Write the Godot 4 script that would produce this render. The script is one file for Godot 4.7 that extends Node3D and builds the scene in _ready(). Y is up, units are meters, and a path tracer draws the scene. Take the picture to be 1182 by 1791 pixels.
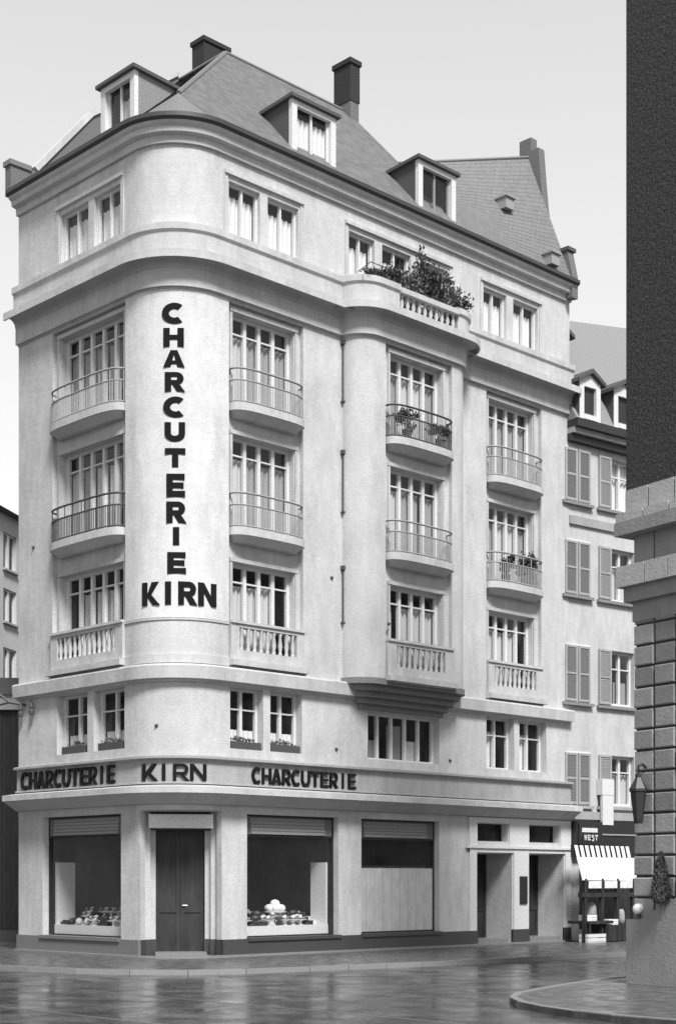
extends Node3D

# ---------------------------------------------------------------- mesh builder
class MB:
	var v := PackedVector3Array()
	var c := PackedColorArray()          # used only where pieces of one mesh differ in tone
	func tri(a: Vector3, b: Vector3, c: Vector3) -> void:      # counter-clockwise seen from outside
		v.append(a); v.append(c); v.append(b)
	func quad(a: Vector3, b: Vector3, c: Vector3, d: Vector3) -> void:
		tri(a, b, c); tri(a, c, d)
	func box(lo: Vector3, hi: Vector3, t := Transform3D.IDENTITY) -> void:
		var p := []
		for i in 8:
			p.append(t * Vector3(hi.x if i & 1 else lo.x, hi.y if i & 2 else lo.y, hi.z if i & 4 else lo.z))
		quad(p[4], p[5], p[7], p[6]); quad(p[1], p[0], p[2], p[3])
		quad(p[0], p[4], p[6], p[2]); quad(p[5], p[1], p[3], p[7])
		quad(p[6], p[7], p[3], p[2]); quad(p[0], p[1], p[5], p[4])
	func bar(a: Vector3, b: Vector3, r: float, sides := 6) -> void:
		tube([a, b], r, sides)
	func tube(pts: Array, r: float, sides := 6) -> void:
		var rings := []
		for i in pts.size():
			var d: Vector3 = (pts[mini(i + 1, pts.size() - 1)] - pts[maxi(i - 1, 0)]).normalized()
			var side := d.cross(Vector3.UP if absf(d.y) < 0.9 else Vector3.RIGHT).normalized()
			var up := side.cross(d)
			var ring := []
			for k in sides:
				var a := TAU * k / sides
				ring.append(pts[i] + (side * cos(a) + up * sin(a)) * r)
			rings.append(ring)
		for i in rings.size() - 1:
			for k in sides:
				var k2 := (k + 1) % sides
				quad(rings[i][k], rings[i][k2], rings[i + 1][k2], rings[i + 1][k])
		for k in range(1, sides - 1):
			tri(rings[0][0], rings[0][k + 1], rings[0][k])
			tri(rings[-1][0], rings[-1][k], rings[-1][k + 1])
	func lathe(profile: Array, sides := 10, t := Transform3D.IDENTITY) -> void:   # Vector2(radius, y) from the bottom up
		for i in profile.size() - 1:
			for k in sides:
				var a := TAU * k / sides
				var b := TAU * (k + 1) / sides
				var p: Vector2 = profile[i]
				var q: Vector2 = profile[i + 1]
				var p0 := t * Vector3(p.x * cos(a), p.y, -p.x * sin(a))
				var p1 := t * Vector3(p.x * cos(b), p.y, -p.x * sin(b))
				var q0 := t * Vector3(q.x * cos(a), q.y, -q.x * sin(a))
				var q1 := t * Vector3(q.x * cos(b), q.y, -q.x * sin(b))
				if p.x > 0.0005: tri(p0, p1, q1)
				if q.x > 0.0005: tri(p0, q1, q0)
	func prism(poly: PackedVector2Array, z0: float, z1: float, t := Transform3D.IDENTITY) -> void:   # polygon in x, y; extruded along z
		var pl := poly.duplicate()
		if Geometry2D.is_polygon_clockwise(pl): pl.reverse()
		var idx := Geometry2D.triangulate_polygon(pl)
		for i in range(0, idx.size(), 3):
			var a := pl[idx[i]]
			var b := pl[idx[i + 1]]
			var c := pl[idx[i + 2]]
			if (b - a).cross(c - a) < 0.0:
				var s := b
				b = c; c = s
			tri(t * Vector3(a.x, a.y, z1), t * Vector3(b.x, b.y, z1), t * Vector3(c.x, c.y, z1))
			tri(t * Vector3(a.x, a.y, z0), t * Vector3(c.x, c.y, z0), t * Vector3(b.x, b.y, z0))
		for i in pl.size():
			var a := pl[i]
			var b := pl[(i + 1) % pl.size()]
			quad(t * Vector3(a.x, a.y, z0), t * Vector3(b.x, b.y, z0), t * Vector3(b.x, b.y, z1), t * Vector3(a.x, a.y, z1))
	func sweep(path: Array, prof: Array, caps := true) -> void:   # path: Vector2(x, z), outward on the left of travel; prof: Vector2(out, y) from the bottom up
		var n := path.size()
		var off := []
		for i in n:
			var d0: Vector2 = (path[i] - path[i - 1]).normalized() if i > 0 else (path[1] - path[0]).normalized()
			var d1: Vector2 = (path[i + 1] - path[i]).normalized() if i < n - 1 else d0
			var n0 := Vector2(-d0.y, d0.x)
			var n1 := Vector2(-d1.y, d1.x)
			off.append((n0 + n1) / (1.0 + n0.dot(n1)))
		for i in n - 1:
			for k in prof.size() - 1:
				var a: Vector2 = path[i] + off[i] * prof[k].x
				var b: Vector2 = path[i + 1] + off[i + 1] * prof[k].x
				var c: Vector2 = path[i + 1] + off[i + 1] * prof[k + 1].x
				var e: Vector2 = path[i] + off[i] * prof[k + 1].x
				quad(Vector3(a.x, prof[k].y, a.y), Vector3(b.x, prof[k].y, b.y), Vector3(c.x, prof[k + 1].y, c.y), Vector3(e.x, prof[k + 1].y, e.y))
		if caps:
			var pg := PackedVector2Array(prof)
			if Geometry2D.is_polygon_clockwise(pg): pg.reverse()
			var idx := Geometry2D.triangulate_polygon(pg)
			for e in [0, n - 1]:
				for i in range(0, idx.size(), 3):
					var q := []
					for j in 3:
						var w: Vector2 = path[e] + off[e] * pg[idx[i + j]].x
						q.append(Vector3(w.x, pg[idx[i + j]].y, w.y))
					if e == 0: tri(q[0], q[1], q[2])
					else: tri(q[0], q[2], q[1])
	# a wall in the plane of t (x along it, y up, z outward) with rectangular holes [u0, u1, h0, h1, depth]
	func panel(t: Transform3D, u0: float, u1: float, h0: float, h1: float, holes := [], n := 0.0) -> void:
		var us := [u0, u1]
		var hs := [h0, h1]
		for q in holes:
			for w in [q[0], q[1]]:
				if w > u0 and w < u1 and not us.has(w): us.append(w)
			for w in [q[2], q[3]]:
				if w > h0 and w < h1 and not hs.has(w): hs.append(w)
		us.sort(); hs.sort()
		for i in us.size() - 1:
			for j in hs.size() - 1:
				var c := Vector2((us[i] + us[i + 1]) / 2, (hs[j] + hs[j + 1]) / 2)
				var open := false
				for q in holes:
					if c.x > q[0] and c.x < q[1] and c.y > q[2] and c.y < q[3]: open = true
				if not open:
					quad(t * Vector3(us[i], hs[j], n), t * Vector3(us[i + 1], hs[j], n), t * Vector3(us[i + 1], hs[j + 1], n), t * Vector3(us[i], hs[j + 1], n))
		for q in holes:
			var m: float = n - q[4]
			var P := func(u, h, z): return t * Vector3(u, h, z)
			quad(P.call(q[0], q[2], n), P.call(q[0], q[2], m), P.call(q[0], q[3], m), P.call(q[0], q[3], n)) # left jamb
			quad(P.call(q[1], q[2], m), P.call(q[1], q[2], n), P.call(q[1], q[3], n), P.call(q[1], q[3], m))
			quad(P.call(q[0], q[3], m), P.call(q[1], q[3], m), P.call(q[1], q[3], n), P.call(q[0], q[3], n))
			quad(P.call(q[0], q[2], n), P.call(q[1], q[2], n), P.call(q[1], q[2], m), P.call(q[0], q[2], m))
	func mesh(smooth := false) -> ArrayMesh:
		var st := SurfaceTool.new()
		st.begin(Mesh.PRIMITIVE_TRIANGLES)
		st.set_smooth_group(0 if smooth else -1)
		for i in v.size():
			if c.size() == v.size(): st.set_color(c[i])
			st.add_vertex(v[i])
		if smooth: st.index()
		st.generate_normals()
		return st.commit()

# ---------------------------------------------------------------- nodes
var M := {}
var rng := RandomNumberGenerator.new()
var taken := {}
const TR := Transform3D(Basis(Vector3(1, 0, 0), Vector3(0, 1, 0), Vector3(0, 0, 1)), Vector3.ZERO)   # long street front
const TL := Transform3D(Basis(Vector3(0, 0, 1), Vector3(0, 1, 0), Vector3(-1, 0, 0)), Vector3.ZERO)  # short street front

func numbered(called: String) -> String:
	taken[called] = taken.get(called, -1) + 1
	return called if taken[called] == 0 else "%s_%03d" % [called, taken[called]]

func obj(called: String, mb: MB, mat: Material, parent: Node, smooth := false) -> MeshInstance3D:
	return inst(called, mb.mesh(smooth), mat, parent)

func inst(called: String, mesh: Mesh, mat: Material, parent: Node, t := Transform3D.IDENTITY) -> MeshInstance3D:
	var o := MeshInstance3D.new()
	o.name = numbered(called) if parent == self else called
	o.mesh = mesh
	o.material_override = mat
	o.transform = t
	parent.add_child(o, true)
	return o

func node(called: String, parent: Node, t := Transform3D.IDENTITY) -> Node3D:
	var o := Node3D.new()
	o.name = numbered(called) if parent == self else called
	o.transform = t
	parent.add_child(o, true)
	return o

func tag(o: Node, label: String, category: String, group := "", kind := "") -> Node:
	o.set_meta("label", label)
	o.set_meta("category", category)
	if group: o.set_meta("group", group)
	if kind: o.set_meta("kind", kind)
	return o

func structure(o: Node) -> Node:
	o.set_meta("kind", "structure")
	return o

func at(t: Transform3D, u: float, h: float, n: float) -> Transform3D:
	return Transform3D(t.basis, t * Vector3(u, h, n))

func corner_path(r: float, from_u: float, to_u: float, seg := 24) -> Array:
	var p := []
	if from_u < -r - 0.001: p.append(Vector2(0, from_u))
	for i in seg + 1:
		var a := PI / 2 * i / seg
		p.append(Vector2(r - r * cos(a), -r + r * sin(a)))
	if to_u > r + 0.001: p.append(Vector2(to_u, 0))
	return p

const R0 := 1.25
func oriel_arc(left: bool, r := 0.6) -> Array:
	var p := []
	for i in 13:
		var a := PI / 2 * i / 12
		p.append(Vector2(5.1 + r - r * cos(a), r * sin(a)) if left else Vector2(9.1 - r + r * sin(a), r * cos(a)))
	return p

# ---------------------------------------------------------------- materials
func noise_tex(sd: int, freq: float, lo: float, hi: float, octaves := 4, size := 512, contrast := 1.0, stretch := Vector2.ONE) -> ImageTexture:
	var f := FastNoiseLite.new()
	f.seed = sd
	f.noise_type = FastNoiseLite.TYPE_SIMPLEX_SMOOTH
	f.frequency = freq
	f.fractal_octaves = octaves
	f.fractal_gain = 0.55
	var src := f.get_seamless_image(int(size / stretch.x), int(size / stretch.y))
	src.resize(size, size, Image.INTERPOLATE_CUBIC)
	var im := Image.create_empty(size, size, false, Image.FORMAT_RGB8)
	for y in size:
		for x in size:
			var w := clampf((src.get_pixel(x, y).r - 0.5) * contrast + 0.5, 0, 1)
			var g := lerpf(lo, hi, w)
			im.set_pixel(x, y, Color(g, g, g))
	im.generate_mipmaps()
	return ImageTexture.create_from_image(im)

func mixed_tex(sd: int, layers: Array, size := 1024) -> ImageTexture:   # layers: [frequency, amount, stretch]; white minus each noise
	var srcs := []
	for k in layers.size():
		var f := FastNoiseLite.new()
		f.seed = sd + k
		f.noise_type = FastNoiseLite.TYPE_SIMPLEX_SMOOTH
		f.frequency = layers[k][0]
		f.fractal_octaves = 4
		var im0 := f.get_seamless_image(size, int(size / layers[k][2]))
		im0.resize(size, size, Image.INTERPOLATE_CUBIC)
		srcs.append(im0)
	var im := Image.create_empty(size, size, false, Image.FORMAT_RGB8)
	for y in size:
		for x in size:
			var g := 1.0
			for k in layers.size():
				g -= layers[k][1] * clampf((srcs[k].get_pixel(x, y).r - 0.5) * 1.7 + 0.5, 0, 1)
			im.set_pixel(x, y, Color(g, g, g))
	im.generate_mipmaps()
	return ImageTexture.create_from_image(im)

func mat(called: String, a: float, rough := 0.85, tex: Texture2D = null, scale := 0.3, bump: Texture2D = null, bump_cm := 0.5) -> StandardMaterial3D:
	var m := StandardMaterial3D.new()
	m.resource_name = called
	m.albedo_color = Color(a, a, a).linear_to_srgb()
	m.roughness = rough
	m.uv1_triplanar = true
	m.uv1_world_triplanar = true
	m.uv1_scale = Vector3.ONE * scale
	if tex: m.albedo_texture = tex
	if bump:
		m.heightmap_enabled = true
		m.heightmap_texture = bump
		m.heightmap_scale = bump_cm
	M[called] = m
	return m

func make_materials() -> void:
	var soft := noise_tex(11, 0.012, 0.90, 1.0, 5, 1024, 1.5)
	var fine := noise_tex(12, 0.05, 0.86, 1.0, 4, 512, 1.4)
	var speck := noise_tex(13, 0.16, 0.5, 1.0, 3, 512, 1.8)
	var streak := noise_tex(14, 0.02, 0.90, 1.0, 5, 1024, 1.5, Vector2(1, 3))
	var relief := noise_tex(15, 0.09, 0.0, 1.0, 4, 512, 1.3)
	var stucco := mixed_tex(31, [[0.22, 0.14, 1.0], [0.025, 0.05, 3.0], [0.05, 0.03, 1.0], [0.006, 0.06, 2.0]])
	mat("plaster", 0.67, 0.92, stucco, 0.12, relief, 0.3)
	mat("pale_render", 0.80, 0.92, stucco, 0.12, relief, 0.3)
	mat("trim", 0.63, 0.9, stucco, 0.14, relief, 0.3)
	mat("fascia", 0.44, 0.9, stucco, 0.15, relief, 0.3)
	mat("plinth", 0.10, 0.45, speck, 0.6)
	mat("pale_plinth", 0.30, 0.6, speck, 0.6)
	mat("white_paint", 0.72, 0.55, fine, 0.7)
	mat("slate", 0.21, 0.75, noise_tex(16, 0.09, 0.7, 1.0, 4, 1024, 1.7), 0.35)
	mat("slate_piece", 1.0, 0.7, noise_tex(26, 0.07, 0.8, 1.0, 4, 512, 1.5), 0.5)
	M.slate_piece.vertex_color_use_as_albedo = true
	mat("dark_slate", 0.085, 0.75, fine, 0.8, relief, 0.8)
	mat("gutter", 0.05, 0.5, fine, 0.6)
	mat("soot_brick", 0.045, 0.9, speck, 0.5, relief, 0.8)
	mat("worn_brick", 0.25, 0.9, speck, 0.5, relief, 0.6)
	mat("iron", 0.075, 0.6, fine, 0.8)
	mat("pale_iron", 0.33, 0.6, fine, 0.8)
	mat("dark_paint", 0.025, 0.5, fine, 0.6)
	mat("letter_black", 0.014, 0.95, fine, 0.7)
	M.letter_black.metallic_specular = 0.25
	mat("shutter_grey", 0.30, 0.7, fine, 0.6)
	mat("shutter_dark", 0.19, 0.7, fine, 0.6)
	mat("curtain", 0.75, 0.95, fine, 0.8)
	mat("lace", 0.5, 0.95, speck, 1.2)
	mat("thin_curtain", 0.55, 0.95, fine, 0.9)
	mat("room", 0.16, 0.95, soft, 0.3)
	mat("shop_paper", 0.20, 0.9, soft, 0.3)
	mat("board", 0.62, 0.8, stucco, 0.4)
	mat("canvas", 0.78, 0.9, soft, 0.4)
	mat("dark_wood", 0.035, 0.6, noise_tex(18, 0.02, 0.5, 1.0, 4, 512, 1.5, Vector2(1, 8)), 0.5)
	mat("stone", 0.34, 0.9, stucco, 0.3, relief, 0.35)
	mat("stone_pale", 0.52, 0.9, stucco, 0.3, relief, 0.35)
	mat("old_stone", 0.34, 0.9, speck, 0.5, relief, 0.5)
	mat("stone_joint", 0.06, 0.95, fine, 0.4)
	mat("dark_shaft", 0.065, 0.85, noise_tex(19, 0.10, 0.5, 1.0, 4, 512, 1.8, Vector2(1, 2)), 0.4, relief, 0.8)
	mat("house_white", 0.62, 0.92, stucco, 0.15)
	mat("soffit_paint", 0.24, 0.7, fine, 0.5)
	mat("old_plaster", 0.64, 0.92, stucco, 0.15, relief, 0.3)
	mat("light_tile", 0.32, 0.85, noise_tex(27, 0.12, 0.62, 1.0, 4, 512, 1.6), 0.5)
	mat("leaf", 0.05, 0.7); M.leaf.backlight_enabled = true; M.leaf.backlight = Color(0.03, 0.03, 0.03)
	mat("leaf_pale", 0.13, 0.7); M.leaf_pale.backlight_enabled = true; M.leaf_pale.backlight = Color(0.06, 0.06, 0.06)
	mat("soil_pot", 0.09, 0.9, fine, 0.8)
	mat("china", 0.78, 0.25)
	mat("meat", 0.22, 0.5, speck, 2.0)
	mat("meat_dark", 0.05, 0.5, speck, 2.0)
	mat("globe", 0.8, 0.15)
	mat("steel", 0.30, 0.3, fine, 0.6); M.steel.metallic = 0.6
	# wet asphalt and paving: the roughness map shows where water stands
	var road := mat("asphalt", 0.22, 1.0, mixed_tex(20, [[0.30, 0.38, 1.0], [0.06, 0.20, 1.0], [0.008, 0.28, 1.0]]), 0.12)
	road.roughness = 0.38
	road.roughness_texture = mixed_tex(40, [[0.20, 0.15, 1.0], [0.02, 0.20, 1.0], [0.006, 0.38, 1.0]])
	var pave := mat("paving", 0.17, 1.0, mixed_tex(22, [[0.30, 0.20, 1.0], [0.02, 0.30, 1.0]]), 0.15)
	pave.roughness = 0.5
	pave.roughness_texture = mixed_tex(44, [[0.20, 0.12, 1.0], [0.011, 0.55, 1.0]])
	mat("kerb_stone", 0.24, 0.4, fine, 0.7)
	var g := StandardMaterial3D.new()
	g.resource_name = "glass"
	g.transparency = BaseMaterial3D.TRANSPARENCY_ALPHA
	g.albedo_color = Color(0.6, 0.6, 0.6, 0.02)
	g.roughness = 0.03
	g.metallic_specular = 0.42
	M["glass"] = g

# ---------------------------------------------------------------- small builders
func curtain_mesh(w: float, h: float, folds: float, amp := 0.025) -> ArrayMesh:
	var mb := MB.new()
	var n := maxi(6, int(folds * 6))
	for i in n:
		var u0 := -w / 2 + w * i / n
		var u1 := -w / 2 + w * (i + 1) / n
		var z0 := amp * sin(TAU * folds * i / n)
		var z1 := amp * sin(TAU * folds * (i + 1) / n)
		mb.quad(Vector3(u0, 0, z0), Vector3(u1, 0, z1), Vector3(u1, h, z1), Vector3(u0, h, z0))
	return mb.mesh(true)

var pane_cache := {}
func pane(parent: Node, x0: float, x1: float, y0: float, y1: float, z := 0.0) -> void:
	var key := "%.2f %.2f" % [x1 - x0, y1 - y0]
	if not pane_cache.has(key):
		var mb := MB.new()
		var a := (x1 - x0) / 2
		var b := (y1 - y0) / 2
		mb.quad(Vector3(-a, -b, 0), Vector3(a, -b, 0), Vector3(a, b, 0), Vector3(-a, b, 0))
		pane_cache[key] = mb.mesh()
	inst("pane", pane_cache[key], M.glass, parent, Transform3D(Basis.IDENTITY, Vector3((x0 + x1) / 2, (y0 + y1) / 2, z)))

# a window in local space: x centred, y up from its sill, z outward
func window(called: String, parent: Node, t: Transform3D, w: float, h: float, cols: int, splits: Array, opts := {}) -> Node3D:
	var o := node(called, parent, t)
	var fr := MB.new()
	var f: float = opts.get("frame", 0.07)
	var bar: float = opts.get("bar", 0.035)
	fr.box(Vector3(-w / 2, 0, -0.05), Vector3(-w / 2 + f, h, 0.03))
	fr.box(Vector3(w / 2 - f, 0, -0.05), Vector3(w / 2, h, 0.03))
	fr.box(Vector3(-w / 2 + f, 0, -0.05), Vector3(w / 2 - f, f, 0.028))
	fr.box(Vector3(-w / 2 + f, h - f, -0.05), Vector3(w / 2 - f, h, 0.028))
	var cw := (w - 2 * f) / cols
	var m: float = opts.get("mullion", 0.085)
	for i in range(1, cols):
		var x := -w / 2 + f + cw * i
		fr.box(Vector3(x - m / 2, f, -0.05), Vector3(x + m / 2, h - f, 0.034))
	var ys := [f]
	for s in splits:
		ys.append(s * h)
	ys.append(h - f)
	for i in cols:
		var x0 := -w / 2 + f + cw * i + (m / 2 if i > 0 else 0.0)
		var x1 := -w / 2 + f + cw * (i + 1) - (m / 2 if i < cols - 1 else 0.0)
		for j in range(1, ys.size() - 1):
			fr.box(Vector3(x0, ys[j] - bar / 2, -0.04), Vector3(x1, ys[j] + bar / 2, 0.02))
		for j in ys.size() - 1:
			pane(o, x0, x1, ys[j] + (bar / 2 if j > 0 else 0.0), ys[j + 1] - (bar / 2 if j < ys.size() - 2 else 0.0), -0.012)
	obj("frame", fr, opts.get("paint", M.white_paint), o)
	for c in opts.get("curtains", []):          # [x0, x1, y0, y1, material]
		var cm := curtain_mesh(c[1] - c[0], c[3] - c[2], (c[1] - c[0]) * 7.0)
		inst("curtain", cm, c[4], o, Transform3D(Basis.IDENTITY, Vector3((c[0] + c[1]) / 2, c[2], -0.11)))
	return o

func french(parent: Node, t: Transform3D, u: float, n: float, h0: float, h1: float, w: float, cols: int, style: int) -> void:
	var h := h1 - h0
	var top := 1.0 - 0.40 / h
	var cs := []
	var x := w / 2 - 0.04
	var cw := w / cols
	for k in cols:                                    # each casement has its own pair, drawn more or less
		if style == 1 and k == cols - 1 and rng.randf() < 0.8 or style == 3 and k == 0: continue
		if style == 2 and rng.randf() < 0.3: continue
		var a := -x + cw * k + rng.randf_range(0.0, 0.02)
		var e := minf(x, a + cw * (rng.randf_range(0.93, 1.0) if rng.randf() < 0.85 else rng.randf_range(0.6, 0.8)))
		cs.append([a, e, 0.05, h - 0.42 + rng.randf_range(-0.05, 0.03), M.thin_curtain if style == 1 or style == 3 else (M.lace if rng.randf() < 0.75 else M.thin_curtain)])
	window("french_window", parent, at(t, u, h0, n), w, h, cols, [top], {"curtains": cs, "mullion": 0.09, "frame": 0.08})

func balcony(parent: Node, t: Transform3D, u0: float, u1: float, h: float, n: float, out: float, paint: Material, plants := 0) -> void:
	var o := node("balcony", parent, at(t, (u0 + u1) / 2, h, n))
	var a := (u1 - u0) / 2
	var outline := func(inset: float, depth: float) -> PackedVector2Array:
		var p := PackedVector2Array()
		for i in 33:
			var th := PI * i / 32
			var c := cos(th)
			p.append(Vector2(-signf(c) * pow(absf(c), 0.55) * (a - inset), pow(sin(th), 0.62) * depth))
		return p
	var flat := Transform3D(Basis(Vector3(1, 0, 0), Vector3(0, 0, 1), Vector3(0, -1, 0)), Vector3.ZERO)   # x, y of the outline -> x, z; depth downwards
	var sl := MB.new()
	sl.prism(outline.call(0.0, out), 0.0, 0.17, flat)
	obj("slab", sl, M.trim, o)
	var ub := MB.new()
	var p0: PackedVector2Array = outline.call(0.03, out - 0.03)
	var p1: PackedVector2Array = outline.call(0.16, out * 0.42)
	for i in p0.size() - 1:
		ub.quad(Vector3(p1[i].x, -0.30, p1[i].y), Vector3(p1[i + 1].x, -0.30, p1[i + 1].y), Vector3(p0[i + 1].x, -0.17, p0[i + 1].y), Vector3(p0[i].x, -0.17, p0[i].y))
		ub.quad(Vector3(p1[i].x, -0.30, p1[i].y), Vector3(p1[i].x, -0.30, -0.02), Vector3(p1[i + 1].x, -0.30, -0.02), Vector3(p1[i + 1].x, -0.30, p1[i + 1].y))
	obj("corbel", ub, M.plaster, o)
	var rl := MB.new()
	var line: PackedVector2Array = outline.call(0.05, out - 0.05)
	var run := []
	for p in line: run.append(Vector3(p.x, 0, p.y))
	for y in [0.04, 0.50, 0.76]:
		var q := []
		for p in run: q.append(p + Vector3(0, y, 0))
		rl.tube(q, 0.02 if y < 0.7 else 0.026, 5)
	var left := 0.0
	var k := 0
	for i in run.size() - 1:
		var a0: Vector3 = run[i]
		var b0: Vector3 = run[i + 1]
		var d := a0.distance_to(b0)
		while left < d:
			var p := a0.lerp(b0, left / d)
			rl.bar(p + Vector3(0, 0.04, 0), p + Vector3(0, 0.76 if k % 5 == 0 else 0.50, 0), 0.015, 4)
			left += 0.066
			k += 1
		left -= d
	obj("railing", rl, paint, o)

func foliage(spread: Vector3, count: int, size: float, sd: int) -> MB:
	var r := RandomNumberGenerator.new()
	r.seed = sd
	var mb := MB.new()
	var clumps := []
	for i in 9:
		clumps.append(Vector3(r.randf_range(-1, 1), r.randf_range(-0.8, 1), r.randf_range(-1, 1)) * spread * 0.72)
	for i in count:
		var c: Vector3 = clumps[r.randi() % clumps.size()]
		var p := c + Vector3(r.randfn(0, 0.24) * spread.x, r.randfn(0, 0.24) * spread.y, r.randfn(0, 0.24) * spread.z)
		var b := Basis.from_euler(Vector3(r.randf_range(-1.2, 1.2), r.randf() * TAU, r.randf_range(-0.8, 0.8)))
		var s := size * r.randf_range(0.6, 1.3)
		var q := [Vector3(0, 0, 0), Vector3(s * 0.3, s * 0.45, 0.1 * s), Vector3(0, s, 0), Vector3(-s * 0.3, s * 0.45, 0.1 * s)]
		mb.quad(p + b * q[0], p + b * q[1], p + b * q[2], p + b * q[3])
	return mb

func plant(t: Transform3D, spread: Vector3, label: String, group: String, sd: int, called := "potted_plant", count := 260, leaf_mat: Material = null, size := 0.09) -> Node3D:
	var o := node(called, self, t)
	tag(o, label, "plant", group)
	var pot := MB.new()
	pot.lathe([Vector2(0, 0), Vector2(0.09, 0), Vector2(0.12, 0.2), Vector2(0.135, 0.2), Vector2(0.135, 0.24), Vector2(0.11, 0.24), Vector2(0.1, 0.2), Vector2(0, 0.2)], 12)
	obj("pot", pot, M.soil_pot, o)
	var stems := MB.new()
	var r := RandomNumberGenerator.new()
	r.seed = sd
	for i in 5:
		stems.tube([Vector3(0, 0.19, 0), Vector3(r.randf_range(-0.1, 0.1), 0.22 + spread.y * 0.6, r.randf_range(-0.1, 0.1)), Vector3(r.randf_range(-1, 1) * spread.x * 0.6, 0.22 + spread.y * 1.6, r.randf_range(-1, 1) * spread.z * 0.6)], 0.009, 4)
	obj("stem", stems, M.leaf, o)
	inst("foliage", foliage(spread, count, size, sd).mesh(), leaf_mat if leaf_mat else M.leaf, o, Transform3D(Basis.IDENTITY, Vector3(0, 0.22 + spread.y, 0)))
	return o

# ---------------------------------------------------------------- lettering (heavy geometric capitals in a 1 x 1 box)
func arc_strip(c: Vector2, ro: Vector2, ri: Vector2, a0: float, a1: float, n := 14) -> Array:
	var out := []
	for i in n:
		var a := deg_to_rad(lerpf(a0, a1, float(i) / n))
		var b := deg_to_rad(lerpf(a0, a1, float(i + 1) / n))
		out.append(PackedVector2Array([c + ro * Vector2(cos(a), sin(a)), c + ro * Vector2(cos(b), sin(b)), c + ri * Vector2(cos(b), sin(b)), c + ri * Vector2(cos(a), sin(a))]))
	return out

func rect(x0: float, y0: float, x1: float, y1: float) -> PackedVector2Array:
	return PackedVector2Array([Vector2(x0, y0), Vector2(x1, y0), Vector2(x1, y1), Vector2(x0, y1)])

func glyph(ch: String, k: float) -> Array:      # k: stroke width
	match ch:
		"I": return [rect(0.5 - k / 2, 0, 0.5 + k / 2, 1)]
		"T": return [rect(0, 1 - k, 1, 1), rect(0.5 - k / 2, 0, 0.5 + k / 2, 1 - k)]
		"H": return [rect(0, 0, k, 1), rect(1 - k, 0, 1, 1), rect(k, 0.5 - k * 0.42, 1 - k, 0.5 + k * 0.42)]
		"E": return [rect(0.06, 0, 0.06 + k, 1), rect(0.06 + k, 1 - k * 0.85, 0.95, 1), rect(0.06 + k, 0.5 - k * 0.4, 0.9, 0.5 + k * 0.4), rect(0.06 + k, 0, 0.97, k * 0.85)]
		"C": return arc_strip(Vector2(0.55, 0.5), Vector2(0.56, 0.53), Vector2(0.56 - k, 0.53 - k), 52, 308, 22)
		"U": return [rect(0, 0.42, k, 1), rect(1 - k, 0.42, 1, 1)] + arc_strip(Vector2(0.5, 0.42), Vector2(0.5, 0.45), Vector2(0.5 - k, 0.45 - k), 180, 360, 14)
		"A":
			var s := 0.5 - k * 0.55
			var inner := func(y: float) -> float: return k * 1.08 + (0.5 - k * 1.08) * y / 0.74
			return [PackedVector2Array([Vector2(-0.02, 0), Vector2(k * 1.08, 0), Vector2(0.5, 0.74), Vector2(0.5, 1), Vector2(s, 1)]),
				PackedVector2Array([Vector2(1.02, 0), Vector2(1 - k * 1.08, 0), Vector2(0.5, 0.74), Vector2(0.5, 1), Vector2(1 - s, 1)]),
				PackedVector2Array([Vector2(inner.call(0.17), 0.17), Vector2(1 - inner.call(0.17), 0.17), Vector2(1 - inner.call(0.17 + k * 0.7), 0.17 + k * 0.7), Vector2(inner.call(0.17 + k * 0.7), 0.17 + k * 0.7)])]
		"R": return [rect(0.04, 0, 0.04 + k, 1), rect(0.04 + k, 1 - k * 0.8, 0.6, 1), rect(0.04 + k, 0.36, 0.6, 0.36 + k * 0.75)] + \
				arc_strip(Vector2(0.6, 0.68), Vector2(0.36, 0.32), Vector2(0.36 - k, 0.32 - k * 0.78), -90, 90, 12) + \
				[PackedVector2Array([Vector2(0.40, 0.36), Vector2(0.40 + k * 1.2, 0.36), Vector2(1.02, 0), Vector2(1.02 - k * 1.25, 0)])]
		"K": return [rect(0.02, 0, 0.02 + k, 1), PackedVector2Array([Vector2(0.02 + k, 0.46), Vector2(0.96 - k * 1.25, 1), Vector2(0.98, 1), Vector2(0.56, 0.46)]),
				PackedVector2Array([Vector2(0.02 + k, 0.458), Vector2(0.56, 0.458), Vector2(1.04, 0), Vector2(1.04 - k * 1.3, 0), Vector2(0.34, 0.37), Vector2(0.02 + k, 0.2)])]
		"N": return [rect(0, 0, k, 1), rect(1 - k, 0, 1, 1), PackedVector2Array([Vector2(k, 1), Vector2(k, 1 - k * 1.45), Vector2(1 - k, 0), Vector2(1 - k, k * 1.45)])]
		"W": return [PackedVector2Array([Vector2(0, 1), Vector2(k, 1), Vector2(0.32, 0.3), Vector2(0.32, 0), Vector2(0.2, 0)]), PackedVector2Array([Vector2(0.32, 0), Vector2(0.32, 0.3), Vector2(0.5, 1), Vector2(0.5, 0.7)]), PackedVector2Array([Vector2(0.68, 0), Vector2(0.68, 0.3), Vector2(0.5, 1), Vector2(0.5, 0.7)]), PackedVector2Array([Vector2(1, 1), Vector2(1 - k, 1), Vector2(0.68, 0.3), Vector2(0.68, 0), Vector2(0.8, 0)])]
		"S": return arc_strip(Vector2(0.5, 0.73), Vector2(0.44, 0.27), Vector2(0.44 - k, 0.27 - k * 0.8), 30, 270, 12) + arc_strip(Vector2(0.5, 0.27), Vector2(0.44, 0.27 + k * 0.8), Vector2(0.44 - k, 0.27), 90, -150, 12)
	return []

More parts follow.
